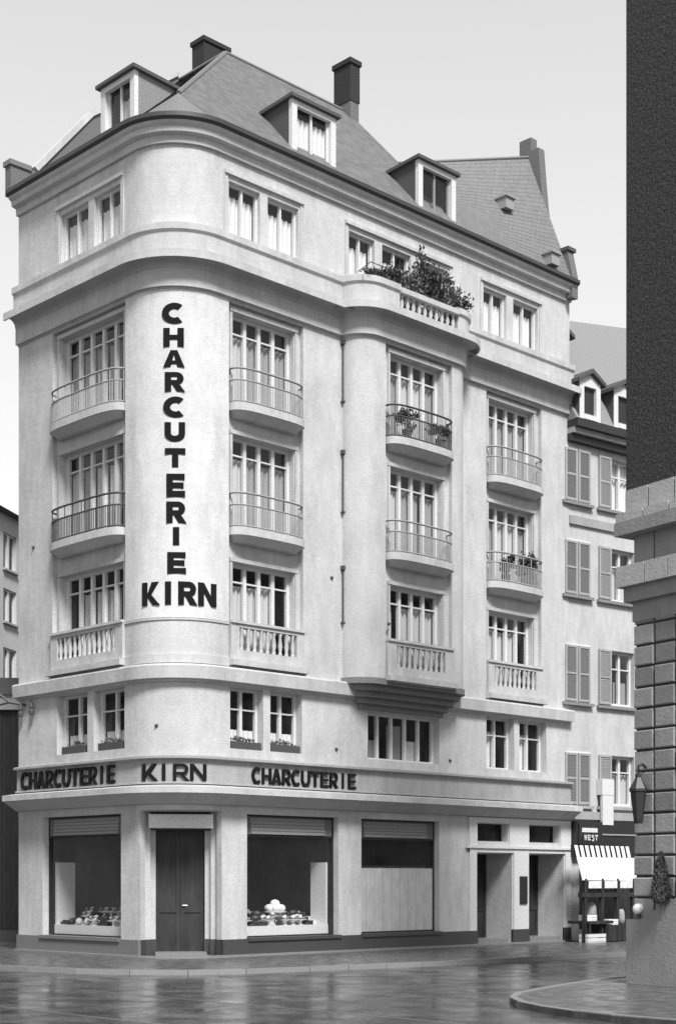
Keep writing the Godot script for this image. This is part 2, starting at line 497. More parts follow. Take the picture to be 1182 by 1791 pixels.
var glyph_cache := {}
func letter(parent: Node, ch: String, t: Transform3D, w: float, h: float, depth: float, k: float, m: Material) -> void:
	var key := "%s %.3f %.3f %.3f %.2f" % [ch, w, h, depth, k]
	if not glyph_cache.has(key):
		var mb := MB.new()
		for pg in glyph(ch, k):
			var p := PackedVector2Array()
			for q in pg: p.append(Vector2((q.x - 0.5) * w, q.y * h))
			mb.prism(p, 0.0, depth)
		glyph_cache[key] = mb.mesh()
	inst("letter", glyph_cache[key], m, parent, t)

func on_corner(deg: float, h: float, out: float) -> Transform3D:   # tangent frame on the rounded corner; 0 = short front, 90 = long front
	var a := deg_to_rad(deg)
	var n := Vector3(-cos(a), 0, sin(a))
	var c := Vector3(R0, 0, -R0)
	return Transform3D(Basis(Vector3.UP.cross(n), Vector3.UP, n), c + n * (R0 + out) + Vector3(0, h, 0))

# ================================================================ the scene
func _ready() -> void:
	rng.seed = 7
	# ---- camera (level, lens shifted upwards)
	var cam := Camera3D.new()
	cam.name = "camera"
	cam.projection = Camera3D.PROJECTION_FRUSTUM
	cam.keep_aspect = Camera3D.KEEP_HEIGHT
	cam.near = 0.1
	cam.far = 900.0
	cam.size = 1791.0 / 2675.0 * 0.1
	cam.frustum_offset = Vector2(0.0, (1538.0 - 895.5) / 2675.0 * 0.1)
	cam.position = Vector3(-20.108, 1.7, 25.716)
	cam.rotation = Vector3(0, deg_to_rad(-44.273), 0)
	add_child(cam)
	cam.current = true
	# ---- sky, light, exposure
	var sky_mat := ProceduralSkyMaterial.new()
	sky_mat.sky_top_color = Color(0.53, 0.53, 0.53)
	sky_mat.sky_horizon_color = Color(1.0, 1.0, 1.0)
	sky_mat.sky_curve = 0.50
	sky_mat.ground_bottom_color = Color(0.35, 0.35, 0.35)
	sky_mat.ground_horizon_color = Color(0.8, 0.8, 0.8)
	sky_mat.sun_angle_max = 1.0
	var sky := Sky.new()
	sky.sky_material = sky_mat
	var env := Environment.new()
	env.background_mode = Environment.BG_SKY
	env.sky = sky
	env.background_energy_multiplier = 1.05
	env.tonemap_mode = Environment.TONE_MAPPER_LINEAR
	env.tonemap_exposure = 1.22
	env.sdfgi_enabled = true
	env.ssao_enabled = true
	env.ssil_enabled = true
	var we := WorldEnvironment.new()
	we.name = "environment"
	we.environment = env
	add_child(we)
	var sun := DirectionalLight3D.new()
	sun.name = "sun"
	sun.light_energy = 1.5
	sun.light_angular_distance = 14.0
	sun.light_color = Color(1, 1, 1)
	sun.shadow_enabled = true
	var to_sun := Vector3(-0.36, 1.0, 0.74)
	sun.basis = Basis.looking_at(-to_sun.normalized(), Vector3.UP)
	add_child(sun)

	make_materials()
	build_ground()
	build_corner_building()
	build_neighbour()
	build_stone_building()
	build_left_side()
	build_opposite_houses()
	build_plants()
	build_display()

# ---------------------------------------------------------------- ground
func build_ground() -> void:
	var mb := MB.new()
	mb.quad(Vector3(-260, -0.09, 260), Vector3(260, -0.09, 260), Vector3(260, -0.09, -260), Vector3(-260, -0.09, -260))
	structure(obj("road", mb, M.asphalt, self))
	# pavement round the corner building, with its kerb stones
	var edge := PackedVector2Array([Vector2(-4.3, -60), Vector2(-4.2, -6), Vector2(-3.95, -1.5), Vector2(-3.75, 0.3), Vector2(-3.45, 1.5), Vector2(-2.95, 2.55), Vector2(-2.2, 3.35), Vector2(-1.2, 3.85), Vector2(0.2, 4.12), Vector2(3.9, 4.66), Vector2(9.6, 5.02), Vector2(16, 5.2), Vector2(60, 5.5)])
	var pv := node("pavement", self)
	structure(pv)
	raised(pv, edge, PackedVector2Array([Vector2(60, -60)]), "paving", 0.14)
	# stone strip at the foot of the walls
	var strip := MB.new()
	var pth := corner_path(R0, -5.85, 13.85)
	strip.sweep(pth, [Vector2(0.0, -0.02), Vector2(0.16, -0.02), Vector2(0.16, 0.035), Vector2(0.0, 0.045)])
	obj("border_stone", strip, M.kerb_stone, pv)
	# traffic island with the stone gate building
	var isl := node("traffic_island", self)
	structure(isl)
	var e2 := PackedVector2Array([Vector2(12, 9.6), Vector2(4, 9.95), Vector2(1.2, 10.3), Vector2(-0.15, 10.62), Vector2(-1.3, 10.95), Vector2(-2.2, 11.3), Vector2(-2.93, 11.79), Vector2(-3.4, 12.33), Vector2(-3.78, 13.02), Vector2(-4.05, 13.75), Vector2(-4.2, 14.43), Vector2(-4.21, 15.4), Vector2(-3.9, 17.5), Vector2(-2.5, 24)])
	e2.reverse()
	raised(isl, e2, PackedVector2Array([Vector2(12, 24)]), "paving", 0.12)
	for p in [Vector2(-1.75, 4.05), Vector2(7.0, 5.2)]:
		var dg := MB.new()
		for i in 6: dg.box(Vector3(p.x - 0.25, -0.09, p.y + i * 0.06), Vector3(p.x + 0.25, -0.08, p.y + i * 0.06 + 0.03))
		dg.box(Vector3(p.x - 0.28, -0.09, p.y - 0.03), Vector3(p.x - 0.251, -0.079, p.y + 0.36)); dg.box(Vector3(p.x + 0.251, -0.09, p.y - 0.03), Vector3(p.x + 0.28, -0.079, p.y + 0.36))
		structure(obj("drain_grate", dg, M.steel, self))
	# tram rails in the side street
	for x in [-5.8, -8.5]:
		var rl := MB.new()
		rl.box(Vector3(x - 0.03, -0.11, -60), Vector3(x + 0.03, -0.085, 60))
		structure(obj("tram_rail", rl, M.steel, self))

func raised(parent: Node, edge: PackedVector2Array, rest: PackedVector2Array, m: String, kerb_w: float) -> void:
	# top at 0.0, kerb stones along the edge (outward on the left of travel)
	var n := edge.size()
	var inner := PackedVector2Array()
	for i in n:
		var d0 := (edge[i] - edge[i - 1]).normalized() if i > 0 else (edge[1] - edge[0]).normalized()
		var d1 := (edge[i + 1] - edge[i]).normalized() if i < n - 1 else d0
		var o := Vector2(-d0.y, d0.x) + Vector2(-d1.y, d1.x)
		inner.append(edge[i] - o.normalized() * kerb_w)
	var poly := inner.duplicate()
	poly.append_array(rest)
	var top := MB.new()
	var flat := Transform3D(Basis(Vector3(1, 0, 0), Vector3(0, 0, 1), Vector3(0, -1, 0)), Vector3.ZERO)
	top.prism(poly, 0.004, 0.10, flat)
	obj("paving_slab", top, M[m], parent)
	# kerb stones, about 1 m each, with open joints
	var r := RandomNumberGenerator.new()
	r.seed = 5
	for i in n - 1:
		var a := edge[i]
		var b := edge[i + 1]
		if (a + b).length() / 2 > 34.0: continue
		var len := a.distance_to(b)
		var cnt := maxi(1, roundi(len / 1.0))
		for k in cnt:
			var t0 := float(k) / cnt + 0.006 / len
			var t1 := float(k + 1) / cnt - 0.006 / len
			var y := r.randf_range(0.006, 0.014)
			var q := [a.lerp(b, t0), a.lerp(b, t1), inner[i].lerp(inner[i + 1], t1), inner[i].lerp(inner[i + 1], t0)]
			var mb := MB.new()
			var lo := []
			var hi := []
			for j in 4:
				lo.append(Vector3(q[j].x, -0.14, q[j].y))
				var s: Vector2 = q[j].lerp(q[3 - j], 0.10 if j < 2 else 0.0)
				hi.append(Vector3(s.x, y, s.y))
			mb.quad(hi[0], hi[1], hi[2], hi[3])
			mb.quad(lo[0], lo[1], hi[1], hi[0]); mb.quad(lo[1], lo[2], hi[2], hi[1]); mb.quad(lo[3], lo[0], hi[0], hi[3]); mb.quad(lo[2], lo[3], hi[3], hi[2])
			obj("kerb_stone", mb, M.kerb_stone, parent)

# ---------------------------------------------------------------- the corner building
func build_corner_building() -> void:
	var b := node("corner_building", self)
	tag(b, "tall pale rounded corner building with dark lettering down its curved corner and steep slate roof", "building")
	var full := corner_path(R0, -5.85, 13.85)
	var part_a := corner_path(R0, -5.85, 5.5)
	var part_b := [Vector2(5.1, -0.2)] + oriel_arc(true) + oriel_arc(false) + [Vector2(9.1, -0.2)]
	var part_c := [Vector2(8.7, 0), Vector2(13.85, 0)]

	# ---- walls above the shops
	var bays := [[1.62, 3.85], [10.33, 12.61]]
	var attic := [[1.62, 2.53], [2.76, 3.70], [5.32, 6.19], [6.45, 7.46], [7.81, 8.84], [10.21, 11.14], [11.42, 12.45]]
	var holes := [[5.75, 8.45, 6.3, 14.9, 0.3]]
	for q in bays: holes.append([q[0], q[1], 6.42, 14.40, 0.12])
	for q in attic: holes.append([q[0], q[1], 15.90, 17.05, 0.25])
	var mezz := [[1.66, 2.63], [2.84, 3.81], [5.96, 8.51], [10.33, 11.46], [11.68, 12.83]]
	for q in mezz: holes.append([q[0], q[1], 4.58, 5.94 if q[1] - q[0] < 2 else 5.72, 0.28])
	var w1 := MB.new()
	w1.panel(TR, R0, 13.85, 3.4, 17.62, holes)
	w1.quad(Vector3(13.85, 0, 0), Vector3(13.85, 0, -6), Vector3(13.85, 17.62, -6), Vector3(13.85, 17.62, 0))
	obj("wall", w1, M.plaster, b)
	var lh := [[-4.42, -1.58, 6.42, 14.40, 0.12]]
	var latt := [[-4.08, -2.98], [-2.76, -1.77]]
	for q in latt: lh.append([q[0], q[1], 15.90, 17.05, 0.25])
	var lmz := [[-4.24, -3.02], [-2.78, -1.62]]
	for q in lmz: lh.append([q[0], q[1], 4.58, 5.94, 0.28])
	var w2 := MB.new()
	w2.panel(TL, -5.85, -R0, 3.4, 17.62, lh)
	w2.quad(Vector3(6, 0, -5.85), Vector3(0, 0, -5.85), Vector3(0, 17.62, -5.85), Vector3(6, 17.62, -5.85))
	obj("wall", w2, M.plaster, b)
	var cw := MB.new()
	cw.sweep(corner_path(R0, -R0, R0), [Vector2(0, 3.4), Vector2(0, 17.62)], false)
	obj("corner_wall", cw, M.plaster, b, true)
	var pp := MB.new()
	pp.sweep(corner_path(R0, -1.575, 1.615), [Vector2(-0.01, 7.352), Vector2(0.012, 7.352), Vector2(0.012, 14.438), Vector2(-0.01, 14.438)])
	obj("sign_panel", pp, M.pale_render, b, false)
	# recessed window bays: spandrels between the storeys
	var fl := [[12.02, 14.24], [9.27, 11.54], [6.62, 8.72]]
	var styles := [0, 0, 1]
	var bay_list := [[TR, 2.735, 1.85, 4, 1.62, 3.85], [TR, 11.45, 1.85, 4, 10.33, 12.61], [TL, -3.0, 2.46, 5, -4.42, -1.58], [Transform3D(Basis.IDENTITY, Vector3(0, 0, 0.6)), 7.13, 1.85, 4, 5.95, 8.31]]
	for q in bay_list:
		var t: Transform3D = q[0]
		var sp := MB.new()
		var wh := []
		for f in fl: wh.append([q[1] - q[2] / 2, q[1] + q[2] / 2, f[0], f[1], 0.24])
		sp.panel(t, q[4], q[5], 6.42, 14.40, wh, -0.12)
		obj("spandrel", sp, M.plaster, b)
		for i in 3:
			var st: int = styles[i]
			if q[0] == TL and i == 2: st = 3
			if q[1] > 11 and i == 1: st = 2
			french(b, t, q[1], -0.30, fl[i][0], fl[i][1], q[2], q[3], st)
			var head := MB.new()                       # moulded head over each window
			head.box(Vector3(q[1] - q[2] / 2 - 0.09, fl[i][1] + 0.002, -0.122), Vector3(q[1] + q[2] / 2 + 0.09, fl[i][1] + 0.09, -0.06), t)
			for sgn in [-1, 1]:
				head.box(Vector3(q[1] + sgn * (q[2] / 2 + 0.05) - 0.035, fl[i][0], -0.122), Vector3(q[1] + sgn * (q[2] / 2 + 0.05) + 0.035, fl[i][1], -0.075), t)
			obj("window_surround", head, M.trim, b)
		for i in 2:
			var paint: Material = M.pale_iron
			if q[0] == TL and i == 1: paint = M.iron
			if q[0] != TR and q[0] != TL and i == 0: paint = M.iron
			balcony(b, t, q[4] + 0.03, q[5] - 0.03, 12.18 if i == 0 else 9.44, -0.11, 0.42, paint)
		balustrade(b, t, q[1], q[4] + 0.02, q[5] - 0.02)

	# ---- the oriel on the long front
	var TO := Transform3D(Basis.IDENTITY, Vector3(0, 0, 0.6))
	var ow := MB.new()
	ow.panel(TO, 5.7, 8.5, 6.40, 14.9, [[5.95, 8.31, 6.42, 14.40, 0.12]])
	obj("oriel_wall", ow, M.plaster, b)
	for s in [true, false]:
		var oc := MB.new()
		oc.sweep(oriel_arc(s), [Vector2(0, 6.40), Vector2(0, 14.9)], false)
		obj("oriel_wall", oc, M.plaster, b, true)
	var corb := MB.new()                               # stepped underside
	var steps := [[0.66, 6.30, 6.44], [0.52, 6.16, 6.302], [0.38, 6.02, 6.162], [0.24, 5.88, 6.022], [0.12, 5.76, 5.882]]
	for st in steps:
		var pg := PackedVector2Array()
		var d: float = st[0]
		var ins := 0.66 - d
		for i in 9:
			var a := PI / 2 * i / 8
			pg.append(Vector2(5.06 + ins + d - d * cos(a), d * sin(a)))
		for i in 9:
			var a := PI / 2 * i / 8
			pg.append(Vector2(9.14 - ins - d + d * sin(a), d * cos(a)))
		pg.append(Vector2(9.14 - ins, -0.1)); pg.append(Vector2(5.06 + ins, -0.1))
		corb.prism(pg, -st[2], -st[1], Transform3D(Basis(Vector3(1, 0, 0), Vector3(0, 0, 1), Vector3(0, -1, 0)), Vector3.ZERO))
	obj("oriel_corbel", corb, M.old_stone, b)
	# ---- mouldings swept round the corner
	var mould := func(called: String, path: Array, prof: Array, m: Material) -> void:
		var mb := MB.new()
		mb.sweep(path, prof)
		obj(called, mb, m, b)
	var triple := func(called: String, prof: Array, m: Material) -> void:
		mould.call(called, part_a, prof, m); mould.call(called, part_c, prof, m)
		var up := []
		for q in prof: up.append(q + Vector2(0.0, 0.003))
		mould.call(called, part_b, up, m)
	triple.call("frieze", [Vector2(-0.03, 14.44), Vector2(0.03, 14.44), Vector2(0.03, 14.47), Vector2(0.09, 14.47), Vector2(0.09, 14.86), Vector2(-0.03, 14.86)], M.trim)
	var cove := [Vector2(-0.03, 14.862), Vector2(0.10, 14.862)]
	for i in 7:
		var a := PI / 2 * i / 6
		cove.append(Vector2(0.10 + 0.24 * (1 - cos(a)), 14.87 + 0.20 * sin(a)))
	cove.append_array([Vector2(0.39, 15.07), Vector2(0.39, 14.97), Vector2(0.43, 14.97), Vector2(0.43, 15.14), Vector2(0.36, 15.17), Vector2(-0.03, 15.19)])
	triple.call("cornice", cove, M.trim)
	var band := [Vector2(-0.03, 15.192), Vector2(0.15, 15.192), Vector2(0.15, 15.62), Vector2(0.20, 15.66), Vector2(0.20, 15.80), Vector2(0.14, 15.83), Vector2(-0.03, 15.86)]
	mould.call("parapet", part_a, band, M.trim)
	mould.call("parapet", part_c, band, M.trim)
	var band2 := []
	for q in band: band2.append(q + Vector2(0.0, 0.003))
	mould.call("parapet", [Vector2(5.1, -0.2)] + oriel_arc(true) + [Vector2(6.28, 0.6)], band2, M.trim)
	mould.call("parapet", [Vector2(8.36, 0.6)] + oriel_arc(false) + [Vector2(9.1, -0.2)], band2, M.trim)
	var tf := MB.new()
	tf.box(Vector3(5.45, 14.86, -0.02), Vector3(8.75, 15.10, 0.42))
	tf.box(Vector3(5.9, 15.101, 0.02), Vector3(8.95, 15.32, 0.56))
	obj("terrace_floor", tf, M.pale_plinth, b)
	var tb := node("balustrade", b)
	var rail := MB.new()
	rail.box(Vector3(6.28, 15.62, 0.58), Vector3(8.36, 15.74, 0.82))
	rail.box(Vector3(6.28, 15.19, 0.60), Vector3(8.36, 15.24, 0.78))
	obj("rail", rail, M.trim, tb)
	for i in 10:
		baluster(tb, Transform3D(Basis.IDENTITY, Vector3(6.40 + i * 0.204, 15.24, 0.69)), 0.38)
	mould.call("eaves_cornice", full, [Vector2(-0.03, 17.56), Vector2(0.07, 17.56), Vector2(0.08, 17.72), Vector2(0.20, 17.75), Vector2(0.21, 17.86), Vector2(0.27, 17.90), Vector2(0.30, 17.95), Vector2(-0.03, 17.95)], M.trim)
	mould.call("gutter", full, [Vector2(0.16, 17.955), Vector2(0.33, 17.955), Vector2(0.37, 18.0), Vector2(0.37, 18.09), Vector2(0.34, 18.09), Vector2(0.33, 18.0), Vector2(0.16, 18.0)], M.gutter)
	mould.call("string_course", full, [Vector2(-0.03, 5.97), Vector2(0.05, 5.97), Vector2(0.06, 6.02), Vector2(0.17, 6.03), Vector2(0.19, 6.30), Vector2(0.16, 6.34), Vector2(-0.03, 6.36)], M.trim)
	mould.call("string_course", corner_path(R0, -1.6, 1.62), [Vector2(-0.03, 7.30), Vector2(0.025, 7.30), Vector2(0.025, 7.34), Vector2(-0.03, 7.35)], M.trim)
	mould.call("string_course", corner_path(R0, -1.6, 1.62), [Vector2(-0.03, 6.37), Vector2(0.06, 6.37), Vector2(0.06, 6.56), Vector2(-0.03, 6.58)], M.trim)
	mould.call("sign_band", full, [Vector2(-0.03, 3.76), Vector2(0.10, 3.76), Vector2(0.10, 3.80), Vector2(0.05, 3.81), Vector2(0.05, 4.29), Vector2(0.15, 4.31), Vector2(0.15, 4.36), Vector2(-0.03, 4.40)], M.fascia)
	mould.call("canopy", full, [Vector2(-0.03, 3.32), Vector2(0.03, 3.32), Vector2(0.04, 3.52), Vector2(0.06, 3.57), Vector2(0.42, 3.59), Vector2(0.46, 3.55), Vector2(0.46, 3.68), Vector2(-0.03, 3.755)], M.trim)
	mould.call("canopy_soffit", full, [Vector2(0.045, 3.33), Vector2(0.08, 3.33), Vector2(0.415, 3.545), Vector2(0.415, 3.58), Vector2(0.045, 3.56)], M.trim)
	# ---- surrounds of the top-floor windows
	for g in [[TR, 1.48, 3.84], [TR, 5.18, 8.98], [TR, 10.07, 12.60], [TL, -4.22, -1.63]]:
		var sr := MB.new()
		sr.box(Vector3(g[1], 17.17, -0.03), Vector3(g[2], 17.25, 0.07), g[0])
		sr.box(Vector3(g[1], 15.86, -0.03), Vector3(g[1] + 0.10, 17.17, 0.03), g[0])
		sr.box(Vector3(g[2] - 0.10, 15.86, -0.03), Vector3(g[2], 17.17, 0.03), g[0])
		obj("window_surround", sr, M.trim, b)
	# ---- top-floor windows with white curtains
	for g in [[TR, attic], [TL, latt]]:
		for q in g[1]:
			var w: float = q[1] - q[0]
			var top := rng.randf_range(0.84, 0.93)
			window("casement_window", b, at(g[0], (q[0] + q[1]) / 2, 15.90, -0.13), w, 1.15, 2, [], {"frame": 0.05, "mullion": 0.05, "curtains": [[-w / 2 + 0.03, w / 2 - 0.03, 0.03, top, M.curtain]]})
	# ---- mezzanine windows
	for g in [[TR, mezz], [TL, lmz]]:
		for q in g[1]:
			var w: float = q[1] - q[0]
			var wide := w > 2.0
			var h := 1.14 if wide else 1.36
			var cs := [[-w / 2 + 0.04, w / 2 - 0.04, 0.04, 0.46, M.curtain]]
			if wide: cs = [[-0.28, 0.22, 0.04, 0.9, M.lace], [0.35, 0.85, 0.04, 0.55, M.curtain], [-0.9, -0.7, 0.04, 0.5, M.lace]]
			elif q[0] > 10: cs = [[-w / 2 + 0.04, 0.1, 0.04, 1.0, M.curtain]]
			window("casement_window", b, at(g[0], (q[0] + q[1]) / 2, 4.58, -0.24), w, h, 5 if wide else 2, [] if wide else [0.66], {"frame": 0.06, "mullion": 0.075, "curtains": cs})
	# ---- ground floor
	build_shops(b)
	# ---- inside: floors and partitions
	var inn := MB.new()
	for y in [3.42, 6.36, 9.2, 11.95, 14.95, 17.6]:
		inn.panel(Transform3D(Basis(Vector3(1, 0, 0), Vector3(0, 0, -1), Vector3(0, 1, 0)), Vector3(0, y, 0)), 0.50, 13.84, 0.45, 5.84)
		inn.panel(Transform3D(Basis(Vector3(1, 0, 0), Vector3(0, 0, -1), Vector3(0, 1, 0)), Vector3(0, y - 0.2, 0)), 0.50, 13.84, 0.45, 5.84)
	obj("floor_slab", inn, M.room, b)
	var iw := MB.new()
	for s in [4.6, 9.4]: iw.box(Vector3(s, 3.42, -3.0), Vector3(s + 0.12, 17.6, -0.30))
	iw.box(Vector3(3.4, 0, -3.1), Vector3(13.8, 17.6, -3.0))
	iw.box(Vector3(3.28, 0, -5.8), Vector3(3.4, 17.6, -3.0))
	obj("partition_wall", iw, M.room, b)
	# ---- roof
	build_roof(b)
	# ---- drain pipes in the angle of the oriel
	for seg in [[14.30, 12.95], [11.72, 10.35], [9.0, 7.75]]:
		var dp := MB.new()
		dp.bar(Vector3(5.08, seg[1], 0.05), Vector3(5.08, seg[0], 0.05), 0.018, 8)
		dp.box(Vector3(5.035, seg[0] - 0.02, 0.01), Vector3(5.125, seg[0] + 0.07, 0.10))
		dp.box(Vector3(5.04, seg[1] - 0.03, 0.01), Vector3(5.12, seg[1], 0.10))
		obj("drain_pipe", dp, M.iron, b)
	for q in [on_corner(28.0, 5.02, 0.0), at(TR, 4.75, 8.75, 0.0), at(TR, 6.05, 7.75, 0.6), at(TL, -5.2, 9.55, 0.0), at(TR, 4.9, 4.75, 0.0), at(TR, 8.9, 4.7, 0.0)]:
		var an := MB.new()
		an.lathe([Vector2(0, -0.01), Vector2(0.045, 0.0), Vector2(0.04, 0.02), Vector2(0.015, 0.03), Vector2(0.015, 0.06), Vector2(0, 0.06)], 8, q * Transform3D(Basis(Vector3(1, 0, 0), Vector3(0, 0, 1), Vector3(0, -1, 0)), Vector3.ZERO))
		obj("wall_anchor", an, M.iron, b)
	# ---- lettering
	var le := node("lettering", b)
	var col := [["C", 13.67, 14.12], ["H", 13.17, 13.59], ["A", 12.73, 13.11], ["R", 12.2, 12.64], ["C", 11.65, 12.1], ["U", 11.13, 11.56], ["T", 10.57, 11.0], ["E", 9.93, 10.45], ["R", 9.37, 9.85], ["I", 8.89, 9.3], ["E", 8.28, 8.76]]
	for i in col.size():
		letter(le, col[i][0], on_corner(45.2 + i * 0.3, col[i][1] + 0.01, -0.02), 0.44 if col[i][0] != "C" else 0.48, col[i][2] - col[i][1] - 0.02, 0.045, 0.31, M.letter_black)
	var kn := [["K", 21.6, 0.42], ["I", 40.1, 0.44], ["R", 58.7, 0.42], ["N", 79.5, 0.44]]
	for q in kn: letter(le, q[0], on_corner(q[1], 7.62, -0.015), q[2], 0.50, 0.045, 0.30, M.letter_black)
	var sk := [["K", 22.0], ["I", 36.5], ["R", 52.5], ["N", 69.0]]
	for q in sk: letter(le, q[0], on_corner(q[1], 3.83, 0.04), 0.36, 0.36, 0.06, 0.19, M.letter_black)
	var word := "CHARCUTERIE"
	for i in word.length():
		var wd := 0.29 if word[i] != "I" else 0.2
		letter(le, word[i], at(TL, -5.46 + i * 0.345, 3.83, 0.05), wd, 0.40, 0.06, 0.19, M.letter_black)
		letter(le, word[i], at(TR, 2.36 + i * 0.298, 3.83, 0.05), wd * 0.9, 0.36, 0.06, 0.19, M.letter_black)

func baluster(parent: Node, t: Transform3D, h: float) -> void:
	var key := "baluster %.2f" % h
	if not pane_cache.has(key):
		var mb := MB.new()
		var s := h / 0.5
		mb.lathe([Vector2(0.045, 0), Vector2(0.045, 0.05 * s), Vector2(0.03, 0.08 * s), Vector2(0.058, 0.2 * s), Vector2(0.03, 0.40 * s), Vector2(0.045, 0.44 * s), Vector2(0.045, 0.5 * s)], 8)
		pane_cache[key] = mb.mesh(true)
	inst("baluster", pane_cache[key], M.trim, parent, t)

func balustrade(parent: Node, t: Transform3D, uc: float, u0: float, u1: float) -> void:
	var o := node("balustrade", parent, at(t, 0, 0, 0))
	var a := minf(0.86, (u1 - u0) / 2 - 0.2)
	if u1 - u0 > 2.5: a = 1.13
	var pp := MB.new()
	var ha := [uc - a, uc + a, 6.76, 7.26, 0.20]
	pp.panel(Transform3D.IDENTITY, u0, u1, 6.37, 7.34, [ha], 0.07)
	pp.box(Vector3(u0 - 0.01, 7.34, -0.10), Vector3(u1 + 0.01, 7.40, 0.11))
	pp.quad(Vector3(u0, 6.37, -0.12), Vector3(u0, 6.37, 0.07), Vector3(u0, 7.34, 0.07), Vector3(u0, 7.34, -0.12))
	pp.quad(Vector3(u1, 6.37, 0.07), Vector3(u1, 6.37, -0.12), Vector3(u1, 7.34, -0.12), Vector3(u1, 7.34, 0.07))
	pp.box(Vector3(u0 - 0.06, 6.40, -0.05), Vector3(u1 + 0.06, 6.53, 0.20))
	obj("parapet", pp, M.trim, o)
	var n := roundi(2 * a / 0.19)
	for i in n:
		baluster(o, Transform3D(Basis.IDENTITY, Vector3(uc - a + (i + 0.5) * 2 * a / n, 6.76, 0.02)), 0.50)

